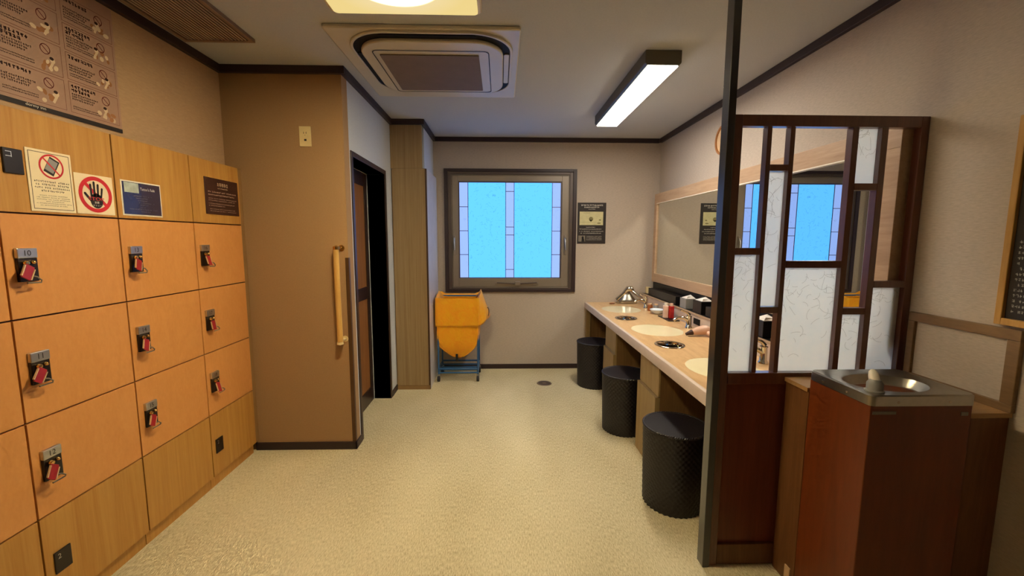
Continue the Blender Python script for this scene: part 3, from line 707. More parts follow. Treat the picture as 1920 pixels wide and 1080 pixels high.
# tall wood cabinet between door and back wall
t_ = thing('tall_cabinet', (-0.80, 4.1, 0), 'tall tan wood-grain cabinet between the doorway and window', 'cabinet')
obj('front_panel', MB().box(X2+0.011, -0.662, Y2, Y2+0.018, 0.04, 1.99).box(X2+0.001, X3-0.001, Y2, Y2+0.018, 1.991, H-0.044), M['lam_tan'], t_, 0.001)
obj('kick_board', MB().box(X2+0.011, -0.650, Y2-0.004, Y2+0.01, 0, 0.038), M['lam_edge'], t_, 0.001)
obj('front_edge', MB().box(-0.661, -0.647, Y2+0.001, Y2+0.018, 0.0, 1.99), plain('dark_edge_strip', (70, 44, 22), 0.5), t_, 0.001)
obj('side_panel', MB().box(-0.690, -0.646, Y2+0.019, 4.40, 0.0, 1.99), M['white_lam'], t_, 0.001)
obj('cabinet_body', MB().box(X2+0.001, -0.70, Y2+0.02, 4.44, 0.0, 1.985), M['lam_edge'], t_)

# ================================================================== LAUNDRY CART
t_ = thing('laundry_cart', (-0.41, 4.19, 0), 'blue steel laundry cart on casters under the window', 'cart')
cx0, cx1, cy0, cy1 = -0.603, -0.222, 4.045, 4.33
for z in (0.085, 0.125): 
    obj('base_frame', MB().tube([(cx0, cy0, z), (cx1, cy0, z), (cx1, cy1, z), (cx0, cy1, z)], 0.009, 8, close=True), M['blue'], t_, 0, 50)
obj('base_shelf', MB().box(cx0+.01, cx1-.01, cy0+0.09, cy0+0.11, .08, .09).box(cx0+.01, cx1-.01, cy0+0.18, cy0+0.20, .08, .09), M['blue'], t_, .002)
for x in (cx0, cx1):
    for y in (cy0, cy1):
        yt = y+(0.03 if y == cy0 else 0.0)
        obj('upright', MB().tube([(x, y, 0.07), (x, y, 0.80)], 0.008, 10), M['blue'], t_, 0, 50)
        cs = obj('caster_fork', MB().box(x-0.014, x+0.014, y-0.006, y+0.012, 0.035, 0.072), M['steel'], t_, 0.003)
        obj('caster_wheel', MB().lathe([(0.0, -0.013), (0.024, -0.013), (0.027, -0.008), (0.027, 0.008), (0.024, 0.013), (0, 0.013)], (x, y-0.012, 0.0275), 20, 'X'), M['caster'], cs, 0, 40)
obj('top_frame', MB().tube([(cx0, cy0, 0.805), (cx1, cy0, 0.805), (cx1, cy1, 0.805), (cx0, cy1, 0.805)], 0.008, 8, close=True), M['blue'], t_, 0, 50)

# yellow bag hung in the cart
b_ = thing('laundry_bag', (-0.41, 4.19, 0.2), 'bright yellow cloth laundry bag hanging in the blue cart', 'laundry bag')
rnd = random.Random(3)
def ringpts(x0, x1, y0, y1, z, rad, n=10, wob=0.0, ph=0.0):
    pts = []
    base = rr(x0, x1, y0, y1, rad, 4)
    # resample edges
    full = []
    for i in range(len(base)):
        p, q = base[i], base[(i+1) % len(base)]; L = math.hypot(q[0]-p[0], q[1]-p[1])
        k = n if L > 0.08 else 1
        for j in range(k): full.append((p[0]+(q[0]-p[0])*j/k, p[1]+(q[1]-p[1])*j/k))
    cx, cy = (x0+x1)/2, (y0+y1)/2
    for i, (x, y) in enumerate(full):
        w_ = wob*(math.sin(i*1.3+ph)+0.6*math.sin(i*2.7+ph*2.1+z*20))
        s_ = 1+w_/0.18
        pts.append((cx+(x-cx)*s_, cy+(y-cy)*s_, z))
    return pts
def loft(levels, cap=True):
    n = len(levels[0]); mb = MB(); vs = [p for L in levels for p in L]; fs = []
    for i in range(len(levels)-1):
        for k in range(n): fs.append((i*n+k, i*n+(k+1) % n, (i+1)*n+(k+1) % n, (i+1)*n+k))
    if cap: fs.append(tuple(range((len(levels)-1)*n, len(levels)*n)))
    return mb.add(vs, fs)
LV = []
prof = [(0.815, 0, 0), (0.72, 0.000, 0.0), (0.60, 0.0, 0.0), (0.50, 0.0, 0.0), (0.43, 0.002, 0.0), (0.38, 0.010, 0.01), (0.335, 0.030, 0.02), (0.295, 0.065, 0.05), (0.26, 0.105, 0.08), (0.232, 0.145, 0.10), (0.218, 0.175, 0.12)]
for i, (z, ix, iy) in enumerate(prof):
    L = ringpts(-0.613+ix, -0.213-ix, 4.030+iy*0.55, 4.345-iy, z, 0.022 if ix < 0.1 else 0.01, 10, 0.0015+0.0018*i/3, i*0.4)
    LV.append(L)
obj('bag_body', loft(LV), M['yellow'], b_, 0, 60)
cu = []
for i, z in enumerate((0.790, 0.824, 0.822, 0.74, 0.68, 0.62, 0.565, 0.545)):
    q_ = 0.044 if i == 0 else 0.0
    L = ringpts(-0.622+q_, -0.205-q_, 4.018+q_, 4.360-q_, z, 0.02, 10, 0.001+0.0014*i/3, i*0.5)
    out_ = []
    for (x, y, zz) in L:
        u = (y-4.022)/0.33
        if x > -0.25:   # side cloth bulges out towards the room
            bulge = math.sin(min(1, max(0, u))*math.pi*0.95)
            x += bulge*(0.012+0.085*math.sin(min(1, (0.82-z)/0.26)*math.pi*0.62)); 
            if i < 3: zz += 0.065*max(0, 1-abs(u-0.62)/0.55)
            if i > 5: zz += 0.06*bulge
        elif x < -0.58 and i < 3: zz += 0.04*max(0, 1-abs(u-0.75)/0.6)
        out_.append((x, y, zz))
    cu.append(out_)
obj('folded_cuff', loft(cu, False), M['yellow'], b_, 0, 60, 0.002)
obj('black_strap', MB().box(-0.437, -0.415, 4.052, 4.056, 0.20, 0.27).box(-0.437, -0.415, 4.054, 4.09, 0.195, 0.20), M['black'], b_, 0.001)
hl = [(-0.128+0.012*math.sin(a_), 4.16+0.016*math.cos(a_), 0.665+0.042*math.cos(a_)) for a_ in [k*2*math.pi/16 for k in range(16)]]
obj('loop_handle', MB().tube(hl, 0.004, 8, close=True), M['ink_brown'], b_, 0, 50)

# floor drain
t_ = thing('floor_drain', (0.42, 3.965, 0), 'round metal floor drain cover before the back wall', 'drain')
obj('drain_cover', MB().lathe([(0.072, 0.0), (0.070, 0.003), (0.0, 0.004)], (0.42, 3.965, 0), 32), M['drain'], t_, 0, 40)
obj('drain_ring', MB().lathe([(0.058, 0.0036), (0.056, 0.0046), (0.052, 0.0046), (0.050, 0.0037)], (0.42, 3.965, 0), 32), M['alu_dark'], t_, 0, 40)

# ================================================================== VANITY
SX, SY = 0.180, 0.205
SINKS = [(1.150, 3.985), (1.150, 3.050), (1.150, 2.105)]
BINS = [(1.058, 3.515), (1.068, 2.605)]
def slab_with_holes(x0, x1, y0, y1, z0, z1, holes):
    c = bpy.data.curves.new('outline', 'CURVE'); c.dimensions = '2D'; c.fill_mode = 'BOTH'
    def sp(pts):
        s = c.splines.new('POLY'); s.points.add(len(pts)-1)
        for i, p in enumerate(pts): s.points[i].co = (p[0], p[1], 0, 1)
        s.use_cyclic_u = True
    sp([(x0, y0), (x1, y0), (x1, y1), (x0, y1)])
    for (cx, cy, a, b) in holes: sp([(cx+a*math.cos(2*math.pi*k/48), cy+b*math.sin(2*math.pi*k/48)) for k in range(48)])
    c.extrude = (z1-z0)/2
    o = bpy.data.objects.new('outline', c); COL.objects.link(o); bpy.context.view_layer.update()
    me = bpy.data.meshes.new_from_object(o.evaluated_get(bpy.context.evaluated_depsgraph_get()))
    mb = MB().add([(v.co.x, v.co.y, v.co.z+(z0+z1)/2) for v in me.vertices], [tuple(p.vertices) for p in me.polygons])
    bpy.data.objects.remove(o); bpy.data.curves.remove(c); bpy.data.meshes.remove(me); return mb
t_ = thing('vanity_counter', (1.27, 3.07, 0.65), 'long wood-grain vanity counter with round basins and pale front edge', 'counter')
holes = [(x, y, SX, SY) for x, y in SINKS]+[(x, y, 0.078, 0.078) for x, y in BINS]
obj('counter_top', slab_with_holes(0.912, XR-0.001, 1.70, Y3-0.001, 0.688, 0.718, holes), M['counter'], t_)
obj('front_edge', MB().prism([(0.890, 0.660), (0.890, 0.708), (0.894, 0.716), (0.903, 0.719), (0.912, 0.719), (0.912, 0.655), (0.896, 0.655)], 'Y', 1.70, Y3-0.001), M['counter_edge'], t_, 0, 30)
obj('under_rail', MB().box(0.912, 0.935, 1.70, Y3-0.001, 0.650, 0.6875), M['cab'], t_)
for x, y in SINKS:
    pr = [(1.0, 0.7175), (0.985, 0.712), (0.96, 0.695), (0.88, 0.655), (0.70, 0.615), (0.40, 0.597), (0.12, 0.592), (0.0, 0.592)]
    bs = obj('basin', MB().lathe([(r*1.0, h) for r, h in pr], (x, y, 0), 48, 'Z', SX, SY), M['sink'], t_, 0, 60)
    obj('basin_drain', MB().lathe([(0.022, 0.5935), (0.020, 0.598), (0.0, 0.599)], (x, y, 0), 20), M['chrome'], bs, 0, 40)
for x, y in BINS:
    bn = obj('bin_ring', MB().lathe([(0.078, 0.700), (0.078, 0.7185), (0.086, 0.7195), (0.092, 0.722), (0.089, 0.7245), (0.074, 0.7225), (0.070, 0.7100), (0.070, 0.67)], (x, y, 0), 40), M['chrome'], t_, 0, 50)
    obj('bin_throat', MB().lathe([(0.0695, 0.7), (0.068, 0.652), (0.0, 0.652)], (x, y, 0), 32), M['slot'], bn, 0, 40)
t2 = thing('backsplash_ledge', (1.56, 3.07, 0.718), 'low wooden ledge with black top along the wall behind basins', 'ledge')
obj('ledge_front', MB().box(1.475, 1.488, 1.70, Y3-0.001, 0.7185, 0.812), M['counter_edge'], t2, 0.001)
obj('ledge_cap', MB().box(1.470, 1.496, 1.70, Y3-0.001, 0.8122, 0.820), M['mframe'], t2, 0.001)
obj('black_top', MB().box(1.4965, XR-0.001, 1.70, Y3-0.001, 0.800, 0.816), M['black'], t2)
obj('black_back_panel', MB().box(1.618, XR-0.001, 1.70, Y3-0.001, 0.8165, 0.934), M['black'], t2)
obj('ledge_outlet', MB().box(1.470, 1.4745, 3.06, 3.16, 0.745, 0.790), M['slot'], t2, 0.001)
# bin cabinets under the counter
for i, (ya, yb) in enumerate(((3.315, 3.640), (2.380, 2.707))):
    t_ = thing('bin_cabinet', (1.27, (ya+yb)/2, 0), ('narrow wooden bin cabinet under the counter between the two farther stools', 'narrow wooden bin cabinet under the counter between the two nearer stools')[i], 'cabinet', 'bin cabinets under the vanity counter')
    obj('cabinet_body', MB().box(0.934, XR-0.002, ya+0.002, yb-0.002, 0, 0.640), M['cab_dark'], t_)
    obj('upper_panel', MB().box(0.922, 0.934, ya, yb, 0.462, 0.648), M['cab'], t_, 0.001)
    obj('lower_door', MB().box(0.905, 0.934, ya+0.001, yb-0.001, 0.0, 0.458), M['cab'], t_, 0.001)
t_ = thing('counter_end_panel', (1.27, 4.435, 0), 'wooden end panel under the counter against the back wall', 'panel')
obj('panel_board', MB().box(0.95, XR-0.002, 4.43, 4.448, 0, 0.648), M['cab_dark'], t_)
obj('front_post', MB().box(0.905, 0.949, 4.405, 4.448, 0, 0.648), M['cab'], t_, 0.001)

# faucets
fa = thing('basin_faucet', (1.415, 4.06, 0.7185), 'chrome lever faucet at the basin nearest the back wall', 'faucet', 'chrome faucets on the vanity counter')
fx, fy, fz = fa.location
obj('faucet_body', MB().lathe([(0.026, 0), (0.026, 0.008), (0.019, 0.014), (0.018, 0.085), (0.021, 0.092), (0.0, 0.098)], (fx, fy, fz), 20), M['chrome'], fa, 0, 50)
obj('spout', MB().tube([(fx, fy, fz+0.055), (fx-0.04, fy, fz+0.078), (fx-0.085, fy, fz+0.080), (fx-0.115, fy, fz+0.060)], [0.014, 0.013, 0.012, 0.011], 14), M['chrome'], fa, 0, 50)
obj('lever', MB().tube([(fx, fy, fz+0.098), (fx-0.015, fy, fz+0.118), (fx-0.065, fy, fz+0.138)], [0.015, 0.010, 0.007], 12), M['chrome'], fa, 0, 50)
for y, lb in ((3.115, 'chrome lever faucet at the middle basin'), (2.20, 'chrome lever faucet seen through the lattice screen')):
    c = copy_tree(fa); c.location = (fx, y, fz); c['label'] = lb

# stools
def stool():
    root = thing('wicker_stool', (0, 0, 0), 'x', 'stool', 'round wicker stools along the vanity')
    n = 144; rows = 56; hgt = 0.415; vs = []; fs = []
    for j in range(rows+1):
        z = hgt*j/rows; rb = 0.150+0.010*(j/rows)
        for k in range(n):
            a = 2*math.pi*k/n
            r = rb+0.0040*math.cos(k*math.pi/2+math.pi*(j//2 % 2))
            vs.append((r*math.cos(a), r*math.sin(a), z))
    for j in range(rows):
        for k in range(n): fs.append((j*n+k, j*n+(k+1) % n, (j+1)*n+(k+1) % n, (j+1)*n+k))
    fs.append(tuple(range(n))[::-1])
    obj('woven_side', MB().add(vs, fs), M['wicker'], root, 0, 80)
    # braided rim
    pts = []; 
    rim = MB()
    for ph in (0, math.pi):
        path = []
        for k in range(220):
            a = 2*math.pi*k/220; s_ = a*44+ph
            path.append(((0.160+0.003*math.cos(s_))*math.cos(a), (0.160+0.003*math.cos(s_))*math.sin(a), 0.419+0.004*math.sin(s_)))
        rim.tube(path, 0.005, 6, close=True)
    obj('braided_rim', rim, M['wicker'], root, 0, 60)
    # woven seat: a fine square grid of over-under waves clipped to a disc
    N = 84; R = 0.159; vs = []; idx = {}; fs = []
    for i in range(N+1):
        for j in range(N+1):
            x, y = -R+2*R*i/N, -R+2*R*j/N
            d_ = math.hypot(x, y)
            if d_ > R: x, y = x*R/d_, y*R/d_
            z = 0.422+0.0022*math.cos(i*math.pi/2)*math.cos(j*math.pi)+0.004*(1-(x*x+y*y)/(R*R))
            idx[i, j] = len(vs); vs.append((x, y, z))
    for i in range(N):
        for j in range(N):
            q = [idx[i, j], idx[i+1, j], idx[i+1, j+1], idx[i, j+1]]
            if len({tuple(round(c, 5) for c in vs[k][:2]) for k in q}) == 4: fs.append(tuple(q))
    obj('woven_seat', MB().add(vs, fs), M['wicker'], root, 0, 80)
    return root
M['wicker'] = plain('black_wicker', (30, 26, 30), 0.38, var=0.15, vscale=80)
s0 = stool()
for i, (x, y, lb) in enumerate(((0.888, 3.925, 'black wicker stool farthest away, close to the back wall'), (0.902, 2.972, 'middle one of the three black wicker stools'), (0.912, 2.100, 'black wicker stool nearest the viewer, partly behind the dark post'))):
    s_ = s0 if i == 0 else copy_tree(s0)
    s_.location = (x, y, 0); s_['label'] = lb; s_.rotation_euler = (0, 0, 0.5*i+0.3)

# mirror
t_ = thing('wall_mirror', (1.60, 3.07, 0.945), 'very wide wood-framed mirror over the vanity counter', 'mirror')
ya, yb = 1.685, 4.385
XM = 1.590
obj('mirror_glass', MB().box(XM, XM+0.006, ya+0.072, yb-0.060, 1.034, 1.748), M['mirror'], t_)
obj('mirror_frame', ring_x(1.576, XR-0.001, ya, yb, 0.950, 1.838, ya+0.075, yb-0.062, 1.036, 1.745), M['mframe'], t_, 0.002)
obj('painted_edge_glint', MB().box(1.574, XM-0.0005, ya+0.076, yb-0.063, 1.7385, 1.7445), M['white'], t_)  # white strip stands in for the bright reflection along the mirror's top edge

# clock
t_ = thing('wall_clock', (XR, 3.22, 2.0), 'round wooden-rimmed clock high on the wall, mostly behind the post', 'clock')
obj('clock_rim', MB().lathe([(0.0, 0), (0.11, 0), (0.112, -0.02), (0.106, -0.032), (0.094, -0.03), (0.092, -0.022), (0.0, -0.02)], (XR, 3.16, 2.105), 40, 'X'), M['clockrim'], t_, 0, 40)
obj('clock_face', MB().lathe([(0.091, -0.0225), (0.0, -0.0226)], (XR, 3.16, 2.105), 40, 'X'), M['strap'], t_)
obj('clock_hand', MB().box(XR-0.025, XR-0.024, 3.157, 3.163, 2.105, 2.17).box(XR-0.025, XR-0.024, 3.11, 3.16, 2.102, 2.108), M['black'], t_)

# ---------------- things on the counter
CZ, LZ = 0.7185, 0.8165
def dryer_fan():
    t_ = thing('silver_hair_dryer', (1.32, 4.36, CZ), 'shiny silver hair dryer with a flared nozzle beside the back wall', 'hair dryer')
    obj('dryer_head', MB().tube([(1.300, 4.37, 0.842), (1.325, 4.36, 0.868), (1.352, 4.35, 0.872), (1.372, 4.345, 0.852)], [0.026, 0.034, 0.032, 0.020], 18), M['chrome'], t_, 0, 60)
    obj('dryer_barrel', MB().tube([(1.312, 4.365, 0.850), (1.265, 4.375, 0.800), (1.215, 4.385, 0.752)], [0.026, 0.020, 0.022], 16), M['chrome'], t_, 0, 60)
    obj('dryer_handle', MB().tube([(1.362, 4.345, 0.850), (1.405, 4.30, 0.812), (1.440, 4.25, 0.785)], [0.018, 0.015, 0.014], 14), M['chrome'], t_, 0, 60)
    vs = []; fs = []; n = 26
    for j, (z, w_) in enumerate(((0.845, 0.022), (0.80, 0.055), (0.76, 0.085), (0.725, 0.105))):
        for k in range(n+1):
            a = math.pi*k/n; rp = 1+0.05*math.cos(k*math.pi)
            vs.append((1.322-w_*math.cos(a)*1.0, 4.375-w_*0.62*math.sin(a)*rp, z))
    for j in range(3):
        for k in range(n): fs.append((j*(n+1)+k, j*(n+1)+k+1, (j+1)*(n+1)+k+1, (j+1)*(n+1)+k))
    obj('flared_nozzle', MB().add(vs, fs), M['steel'], t_, 0, 70, 0.002)
dryer_fan()
t_ = thing('pink_hair_dryer', (1.40, 2.84, CZ), 'pale pink hair dryer lying on the counter beside the dark post', 'hair dryer')
obj('dryer_barrel', MB().tube([(1.318, 2.845, CZ+0.028), (1.36, 2.85, CZ+0.036), (1.405, 2.855, CZ+0.040), (1.435, 2.86, CZ+0.042)], [0.018, 0.028, 0.034, 0.028], 18), M['pinkdryer'], t_, 0, 60)
obj('dryer_nozzle', MB().tube([(1.275, 2.838, CZ+0.016), (1.318, 2.845, CZ+0.028)], [0.010, 0.020], 16), M['ink_brown'], t_, 0, 60)
obj('dryer_handle', MB().tube([(1.42, 2.84, CZ+0.025), (1.43, 2.77, CZ+0.018), (1.435, 2.70, CZ+0.016)], [0.017, 0.014, 0.013], 14), M['pinkdryer'], t_, 0, 60)
t_ = thing('white_bowl', (1.405, 3.735, CZ), 'small white bowl on the counter between two basins', 'bowl')
obj('bowl_shell', MB().lathe([(0.030, 0), (0.034, 0.004), (0.058, 0.026), (0.066, 0.040), (0.063, 0.041), (0.052, 0.027), (0.028, 0.010), (0.0, 0.008)], (1.405, 3.735, CZ), 28), M['bluewhite'], t_, 0, 50)
for i, (x, y, m_, lb, sc) in enumerate(((1.395, 3.895, M['amber'], 'squat amber jar standing behind the white bowl', 1.0), (1.437, 3.855, M['greybox'], 'small clear grey jar beside the amber jar', 0.9))):
    t_ = thing('jar', (x, y, CZ), lb, 'jar')
    obj('jar_body', MB().lathe([(0.022*sc, 0), (0.024*sc, 0.004), (0.024*sc, 0.050), (0.018*sc, 0.058), (0, 0.058)], (x, y, CZ), 20), m_, t_, 0, 50)
    obj('jar_lid', MB().lathe([(0.019*sc, 0.0585), (0.019*sc, 0.070), (0, 0.071)], (x, y, CZ), 20), M['strap'], t_, 0, 40)
t_ = thing('toiletry_tray', (1.41, 3.47, CZ), 'dark tray under the two toiletry bottles', 'tray')
obj('tray_base', MB().rrect(1.365, 1.462, 3.37, 3.62, 0.012, CZ, CZ+0.008), M['black'], t_, 0.002, 40)
for i, (x, y, m_, m2, lb) in enumerate(((1.388, 3.50, M['pinkbottle'], M['white'], 'pale pink bottle standing on the dark tray'), (1.428, 3.48, M['redbottle'], M['pinkbottle'], 'deep red bottle standing on the dark tray'))):
    t_ = thing('toiletry_bottle', (x, y, CZ+0.008), lb, 'bottle', 'bottles on the tray')
    obj('bottle_body', MB().rrect(x-0.019, x+0.019, y-0.019, y+0.019, 0.008, CZ+0.0085, CZ+0.110), m_, t_, 0.003, 40)
    obj('bottle_cap', MB().lathe([(0.014, 0.111), (0.014, 0.134), (0, 0.135)], (x, y, CZ), 18), m2, t_, 0, 40)
t_ = thing('soap_dish', (1.19, 4.33, CZ), 'small brown dish at the corner of the farthest basin', 'dish')
obj('dish_body', MB().lathe([(0.024, 0), (0.030, 0.006), (0.026, 0.006), (0, 0.003)], (1.155, 4.335, CZ), 20), M['amber'], t_, 0, 40)
t_ = thing('soap_dish', (1.46, 3.0, CZ), 'white dish beside the pale pink hair dryer', 'dish')
obj('dish_body', MB().lathe([(0.026, 0), (0.040, 0.012), (0.037, 0.012), (0, 0.004)], (1.43, 2.985, CZ), 24), M['white'], t_, 0, 40)
t_ = thing('outlet_box', (1.545, 4.40, LZ), 'small cream box at the far end of the black ledge', 'box')
obj('box_body', MB().box(1.525, 1.565, 4.36, 4.42, LZ+0.004, LZ+0.07), M['cream'], t_, 0.003)
def tissue(name, x0, x1, y0, y1, h, mat, label, top='white', cat='tissue box'):
    t_ = thing(name, ((x0+x1)/2, (y0+y1)/2, LZ), label, cat)
    obj('box_body', MB().box(x0, x1, y0, y1, LZ+0.0005, LZ+h), mat, t_, 0.003)
    if top:
        cx, cy = (x0+x1)/2, (y0+y1)/2; w1, w2 = (x1-x0)*0.42, (y1-y0)*0.42
        vs = [(cx-w1, cy-w2, LZ+h), (cx+w1, cy-w2, LZ+h), (cx+w1, cy+w2, LZ+h), (cx-w1, cy+w2, LZ+h), (cx-w1*.7, cy-w2*.9, LZ+h+0.020), (cx+w1*.5, cy-w2*.6, LZ+h+0.013), (cx+w1*.8, cy+w2*.7, LZ+h+0.024), (cx-w1*.5, cy+w2*.5, LZ+h+0.012)]
        obj('tissue', MB().add(vs, [(0, 3, 2, 1), (4, 5, 6, 7), (0, 1, 5, 4), (1, 2, 6, 5), (2, 3, 7, 6), (3, 0, 4, 7)]), M['towelwhite'], t_, 0.002)
tissue('tissue_box', 1.505, 1.60, 3.385, 3.50, 0.085, M['greybox'], 'grey and white tissue box on the black ledge')
tissue('tissue_box', 1.505, 1.61, 3.12, 3.26, 0.100, M['black'], 'black tissue box on the ledge, next to the grey box')
tissue('tissue_box', 1.505, 1.61, 2.36, 2.49, 0.100, M['black'], 'black tissue box on the ledge seen through the lattice screen')
tissue('black_organizer', 1.510, 1.60, 3.60, 4.28, 0.075, M['black'], 'long black organizer box on the far part of the ledge', None, 'organizer')
tissue('black_organizer', 1.510, 1.60, 2.58, 3.06, 0.075, M['black'], 'long black organizer box on the ledge, largely behind the post', None, 'organizer')

# ================================================================== SCREEN PARTITION
YP = 1.645
tag(obj('post', MB().box(0.853, 0.882, 1.635, 1.685, 0, H-0.001), M['postpaint'], None, 0.002), 'slim black steel post running from floor to ceiling', 'post')
t_ = thing('lattice_screen', (1.26, YP, 0), 'reddish brown lattice screen with frosted panes above a solid panel', 'screen')
d0, d1 = YP, YP+0.032
ZT, ZB = 1.808, 0.845
obj('left_stile', MB().box(0.8835, 0.917, d0, d1, 0, 1.850), M['lattice'], t_, 0.002)
obj('right_stile', MB().box(1.612, XR-0.001, d0, d1, 0, 1.850), M['lattice'], t_, 0.002)
obj('top_rail', MB().box(0.9175, 1.6115, d0, d1, ZT, 1.850), M['lattice'], t_, 0.002)
obj('middle_rail', MB().box(0.9175, 1.6115, d0-0.004, d1, 0.798, ZB), M['lattice'], t_, 0.002)
obj('bottom_rail', MB().box(0.9175, 1.6115, d0, d1, 0.005, 0.095), M['boxwood'], t_, 0.002)
obj('lower_panel', MB().box(0.9175, 1.6115, d0+0.014, d1-0.004, 0.0955, 0.7975), M['rpanel'], t_)
BX = [(1.0145, 1.032), (1.104, 1.122), (1.3455, 1.369), (1.459, 1.484)]
for x0, x1 in BX: obj('lattice_bar', MB().box(x0, x1, d0, d1, ZB+0.0005, ZT-0.0005), M['lattice'], t_, 0.0015)
cells = [(0.917, 1.0145), (1.032, 1.104), (1.122, 1.3455), (1.369, 1.459), (1.484, 1.612)]
def hb(ci, za, zb): obj('cross_bar', MB().box(cells[ci][0]+0.0005, cells[ci][1]-0.0005, d0, d1, za, zb), M['lattice'], t_, 0.0015)
def pane(ci, za, zb):
    x0, x1 = cells[ci]
    pn = obj('frosted_pane', MB().box(x0+0.001, x1-0.001, d0+0.020, d0+0.024, za+0.001, zb-0.001), M['frosted'], t_)
    F = Flat((0, d0+0.020, 0), (1, 0, 0), (0, -1, 0))
    n_ = int((x1-x0)*(zb-za)*560)+4
    obj('paper_fibres', squiggles(F, MB(), x0, za, x1, zb, n_, 0.016, 0.060, 0.0009, 0.0004, 1.8, rgw), M['fibre'], pn)
hb(0, 1.321, 1.348); pane(0, ZB, 1.321)
hb(1, 1.643, 1.667); hb(1, 1.089, 1.114); pane(1, 1.114, 1.643)
hb(2, 1.270, 1.298); pane(2, ZB, 1.270)
hb(3, 1.572, 1.598); hb(3, 1.083, 1.109); pane(3, 1.598, ZT); pane(3, ZB, 1.083)
hb(4, 1.191, 1.218); pane(4, ZB, 1.191)

# ================================================================== FOUNTAIN, LEDGE BOX, WAINSCOT
FX0, FX1, FY0, FY1 = 1.149, 1.486, 1.240, 1.508
t_ = thing('boxed_ledge', (1.4, 1.45, 0), 'brown wooden boxed ledge wrapped behind the water fountain', 'ledge')
obj('ledge_box', MB().box(1.156, XR-0.001, FY1+0.003, YP-0.006, 0, 0.812).box(FX1+0.008, XR-0.001, 1.275, FY1+0.002, 0, 0.812), M['boxwood'], t_, 0.001)
obj('ledge_top', MB().box(1.149, XR-0.001, FY1+0.003, YP-0.005, 0.8125, 0.829).box(FX1+0.004, XR-0.001, 1.267, FY1+0.002, 0.8125, 0.829), M['ledgewood'], t_, 0.001)
obj('floor_clip', MB().box(1.150, 1.1555, FY1+0.02, FY1+0.05, 0.02, 0.075), M['strap'], t_, 0.001)
t_ = thing('drinking_fountain', ((FX0+FX1)/2, (FY0+FY1)/2, 0), 'stainless steel topped drinking fountain with reddish brown cabinet', 'drinking fountain')
obj('fountain_cabinet', MB().box(FX0+0.004, FX1-0.004, FY0+0.006, FY1-0.002, 0, 0.866), M['fountain'], t_, 0.003)
# steel top with an oval sunk basin, front corners rounded
bcx, bcy, ba, bb = 1.310, 1.372, 0.128, 0.092
n = 64
def rect_pt(a, x0, x1, y0, y1):
    cx, cy = (x0+x1)/2, (y0+y1)/2; c_, s_ = math.cos(a), math.sin(a)
    k = min(((x1-x0)/2)/abs(c_) if abs(c_) > 1e-6 else 9, ((y1-y0)/2)/abs(s_) if abs(s_) > 1e-6 else 9)
    return (cx+c_*k, cy+s_*k)
outer = rr(FX0, FX1, FY0, FY1, 0.016, 4)
def samp(n):
    res = []; L = []
    for i in range(len(outer)):
        p, q = outer[i], outer[(i+1) % len(outer)]; L.append(math.hypot(q[0]-p[0], q[1]-p[1]))
    return L
# angular sampling of the rounded rectangle, corners included
ang = sorted({round(math.atan2(p[1]-bcy, p[0]-bcx) % (2*math.pi), 5) for p in outer} | {round(2*math.pi*k/n, 5) for k in range(n)})
def hit(a):
    dx, dy = math.cos(a), math.sin(a); best = None
    for i in range(len(outer)):
        p, q = outer[i], outer[(i+1) % len(outer)]; ex, ey = q[0]-p[0], q[1]-p[1]
        den = dx*ey-dy*ex
        if abs(den) < 1e-12: continue
        tt = ((p[0]-bcx)*ey-(p[1]-bcy)*ex)/den; uu = ((p[0]-bcx)*dy-(p[1]-bcy)*dx)/den
        if tt > 0 and -1e-6 <= uu <= 1+1e-6 and (best is None or tt < best): best = tt
    return (bcx+dx*best, bcy+dy*best)
O = [hit(a) for a in ang]; K = len(O)
rings = [[(p[0], p[1], 0.866) for p in O], [(p[0], p[1], 0.897) for p in O]]
def inset(f, z): return [(bcx+(p[0]-bcx)*f, bcy+(p[1]-bcy)*f, z) for p in O]
rings += [inset(0.975, 0.9015), inset(0.93, 0.9)]
for f, z in ((1.06, 0.8985), (1.0, 0.896), (0.95, 0.884), (0.86, 0.868), (0.6, 0.858), (0.25, 0.853), (0.0001, 0.852)):
    rings.append([(bcx+ba*f*math.cos(a), bcy+bb*f*math.sin(a), z) for a in ang])
vs = [p for R_ in rings for p in R_]; fs = []
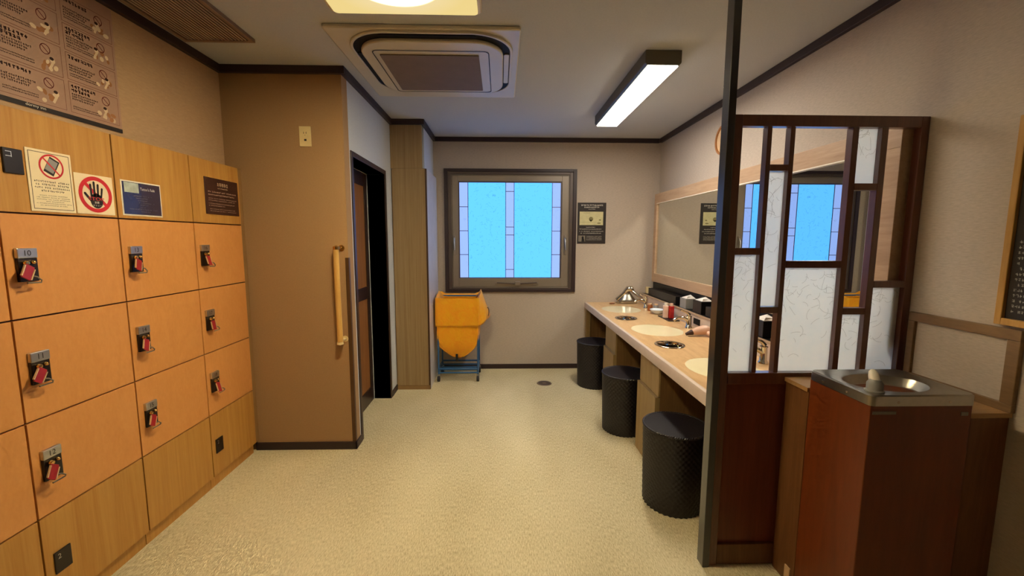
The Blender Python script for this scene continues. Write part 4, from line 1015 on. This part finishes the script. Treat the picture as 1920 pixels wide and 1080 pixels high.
for j in range(len(rings)-1):
    for k in range(K): fs.append((j*K+k, j*K+(k+1) % K, (j+1)*K+(k+1) % K, (j+1)*K+k))
tp = obj('steel_top', MB().add(vs, fs), M['steel'], t_, 0, 35)
obj('top_drain', MB().lathe([(0.018, 0.8535), (0.016, 0.857), (0, 0.857)], (1.30, 1.345, 0), 20), M['chrome'], tp, 0, 40)
for (x, y, ax) in ((FX0-0.001, 1.44, 'X'), (FX0-0.001, 1.335, 'X'), (1.235, FY0-0.001, 'Y'), (1.40, FY0-0.001, 'Y')):
    obj('screw_head', MB().lathe([(0.005, 0.003), (0.0035, -0.001), (0, -0.002)], (x, y, 0.879), 12, ax), M['chrome'], tp, 0, 50)
bb_ = obj('bubbler_base', MB().lathe([(0.026, 0.897), (0.026, 0.903), (0.022, 0.906), (0.022, 0.926), (0.014, 0.938), (0, 0.938)], (1.196, 1.285, 0), 24), M['greybox'], t_, 0, 50)
obj('bubbler_cap', MB().tube([(1.196, 1.285, 0.925), (1.200, 1.297, 0.946), (1.204, 1.306, 0.957), (1.206, 1.310, 0.962)], [0.015, 0.014, 0.011, 0.005], 16), M['white'], bb_, 0, 60)
obj('maker_plate', MB().box(1.160, 1.235, FY0+0.0035, FY0+0.006, 0.838, 0.848), M['tagrey'], t_, 0.0005)
obj('small_plate', MB().box(1.445, 1.468, FY0+0.0035, FY0+0.006, 0.832, 0.844), M['tagrey'], t_, 0.0005)

t_ = thing('wainscot_frame', (XR, 1.45, 0.83), 'brown wooden frame moulding on the right wall above the ledge', 'wall moulding')
a0, a1, z0, z1 = 1.262, 1.632, 0.8295, 1.098
obj('frame_moulding', MB().box(XR-0.016, XR, a0, a1, z1-0.035, z1).box(XR-0.016, XR, a0, a1, z0, z0+0.026).box(XR-0.016, XR, a0, a0+0.036, z0+0.026, z1-0.035).box(XR-0.016, XR, a1-0.026, a1, z0+0.026, z1-0.035), M['wains'], t_, 0.002)
obj('inner_paper', MB().box(XR-0.004, XR, a0+0.036, a1-0.026, z0+0.026, z1-0.035), M['wall'], t_)
